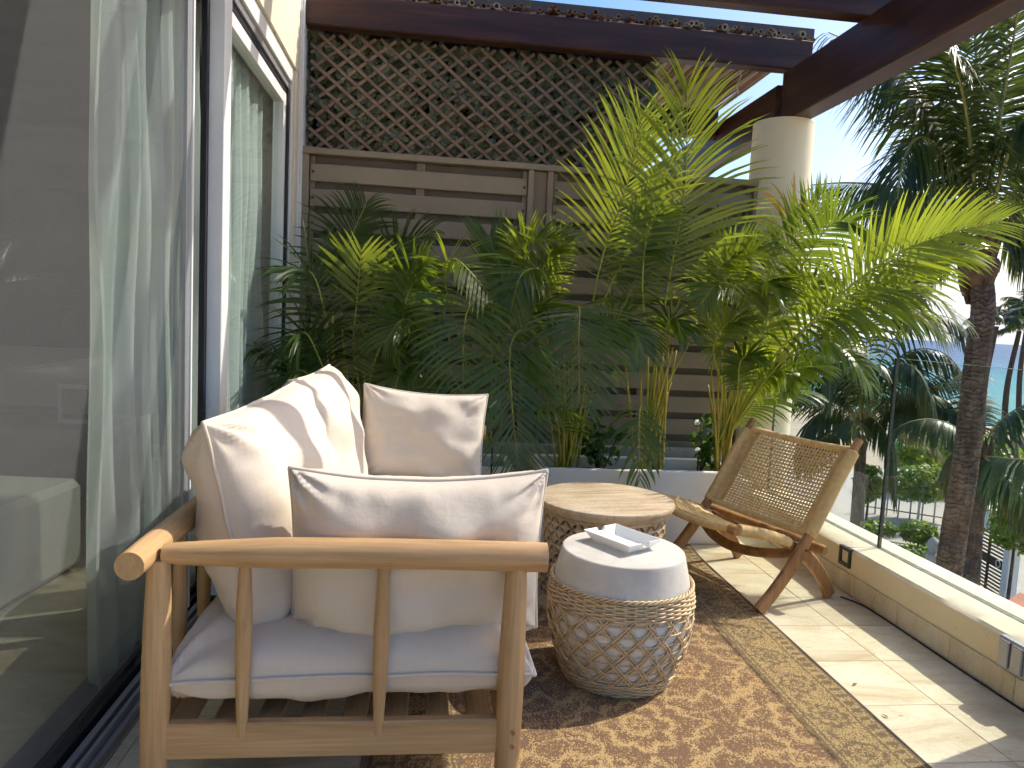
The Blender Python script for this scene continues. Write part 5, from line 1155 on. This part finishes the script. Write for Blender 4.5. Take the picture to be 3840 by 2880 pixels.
MB().box(.0605, gw/2-.0305, -.012, .012, zt*.52, zt*.52+.22).obj('middle_panel', gm, gg); MB().box(gw/2+.0305, gw-.0605, -.012, .012, zt*.52, zt*.52+.22).obj('middle_panel', gm, gg)
MB().tube([(gw*.80+.10*math.cos(a), -.03, zt*.52+.11+.10*math.sin(a)) for a in np.linspace(0, 6.28, 20)], .018, 6).obj('ring_handle', white_frame, gg, smooth=True)
sp_ = at_d(2015, 1190, 22); t = thing('stone_finial', 'weathered pale stone finial post beside the trunk', 'post', (sp_.x, sp_.y, GZ)); hz_ = sp_.z-GZ
MB().lathe([(.16, 0), (.16, hz_-.15), (.19, hz_-.13), (.19, hz_-.08), (.10, hz_), (.15, hz_+.12), (.16, hz_+.2), (.10, hz_+.3), (.04, hz_+.36), (0, hz_+.38)], 16).obj('shaft', grey_cement, t, auto=40)
tr_ = on_z(2222, 1316, GZ+1.2); o = MB().box(-.8, .8, -.4, .4, 0, .06, .01).obj('terracotta_roof', mottled('terracotta', (.36, .13, .08), (.46, .19, .12), 8, .8, .2), None, loc=tr_); o.rotation_euler = (.12, 0, .6); tag(o, 'terracotta roof slab at the right edge below the gateway', 'roof')
# ---- beach fence with two green notices
fa, fb = at_d(1868, 1078, 33), at_d(2075, 1085, 33)
fn = thing('beach_fence', 'low grey metal fence between the street and the sand', 'fence', (fa.x, fa.y, GZ), math.atan2(fb.y-fa.y, fb.x-fa.x)); fl = math.hypot(fb.x-fa.x, fb.y-fa.y)
for i in range(9): MB().box(fl*i/8-.03, fl*i/8+.03, -.03, .03, 0, 1.3).obj('post', grey_metal, fn)
for z in (.25, 1.2): MB().box(.0305, fl-.0305, -.0195, .0195, z, z+.05).obj('rail', grey_metal, fn)
for px, lab in ((1912, 'small green notice board on the beach fence left of the hanging frond'), (1990, 'small green notice board on the beach fence half hidden by the hanging frond')):
    p = at_d(px, 1052, 32.6); t = thing('notice_board', lab, 'sign', (p.x, p.y, GZ), ga*.0-.45, 'green notice boards')
    MB().box(-.36, .36, -.02, .02, p.z-GZ-.22, p.z-GZ+.22, .005).obj('board', mottled('sign_green', (.03, .16, .15), (.05, .22, .2), 3, .5, 0), t); MB().box(-.04, .04, .021, .06, 0, p.z-GZ+.2).obj('post', grey_metal, t)
pf = thing('iron_railing', 'thin dark iron railing behind the topiary bush', 'railing', at_d(1885, 1150, 24.5)-Vector((0, 0, 0)), -.5); pf.location.z = GZ
for i in range(24): MB().box(i*.11-.008, i*.11+.008, -.008, .008, 0, 1.05).obj('bar', dark_metal, pf)
MB().box(-.01, 2.55, -.0075, .0075, 1.055, 1.08).obj('rail', dark_metal, pf)
# ---- thatched shades and loungers on the sand
thatch = mottled('thatch', (.14, .09, .055), (.26, .18, .11), 12, .95, .8, 40, .05)
for px, py, d, lab in ((2185, 962, 66, 'thatched beach shade left of the curved distant palm'), (2212, 955, 60, 'thatched beach shade at the right edge of the sand')):
    c = at_d(px, py, d); t = thing('thatched_shade', lab, 'beach shade', (c.x, c.y, GZ), 0, 'thatched beach shades'); h = c.z-GZ
    MB().lathe([(1.5, h-.6), (1.3, h-.35), (.9, h-.05), (.4, h+.2), (.05, h+.35)], 20).obj('roof', thatch, t, smooth=True); MB().tube([(0, 0, 0), (0, 0, h+.2)], .07, 8).obj('pole', bark, t)
for px, py, d, lab in ((2190, 1030, 44, 'dark beach lounger on the sand at the right edge'), (2215, 1045, 42, 'dark beach lounger partly cut by the right edge')):
    c = on_z(px, py, GZ+.3); t = thing('beach_lounger', lab, 'lounger', (c.x, c.y, GZ), .8, 'beach loungers')
    MB().box(-.95, .35, -.32, .32, .28, .34, .01).obj('seat', dark_metal, t); o = MB().box(0, .7, -.32, .32, 0, .06, .01).obj('backrest', dark_metal, t, loc=(.36, 0, .3)); o.rotation_euler = (0, -.75, 0)
    for a, b in ((-.85, -.26), (-.85, .26), (.25, -.26), (.25, .26)): MB().box(a-.025, a+.025, b-.025, b+.025, 0, .2795).obj('leg', dark_metal, t)
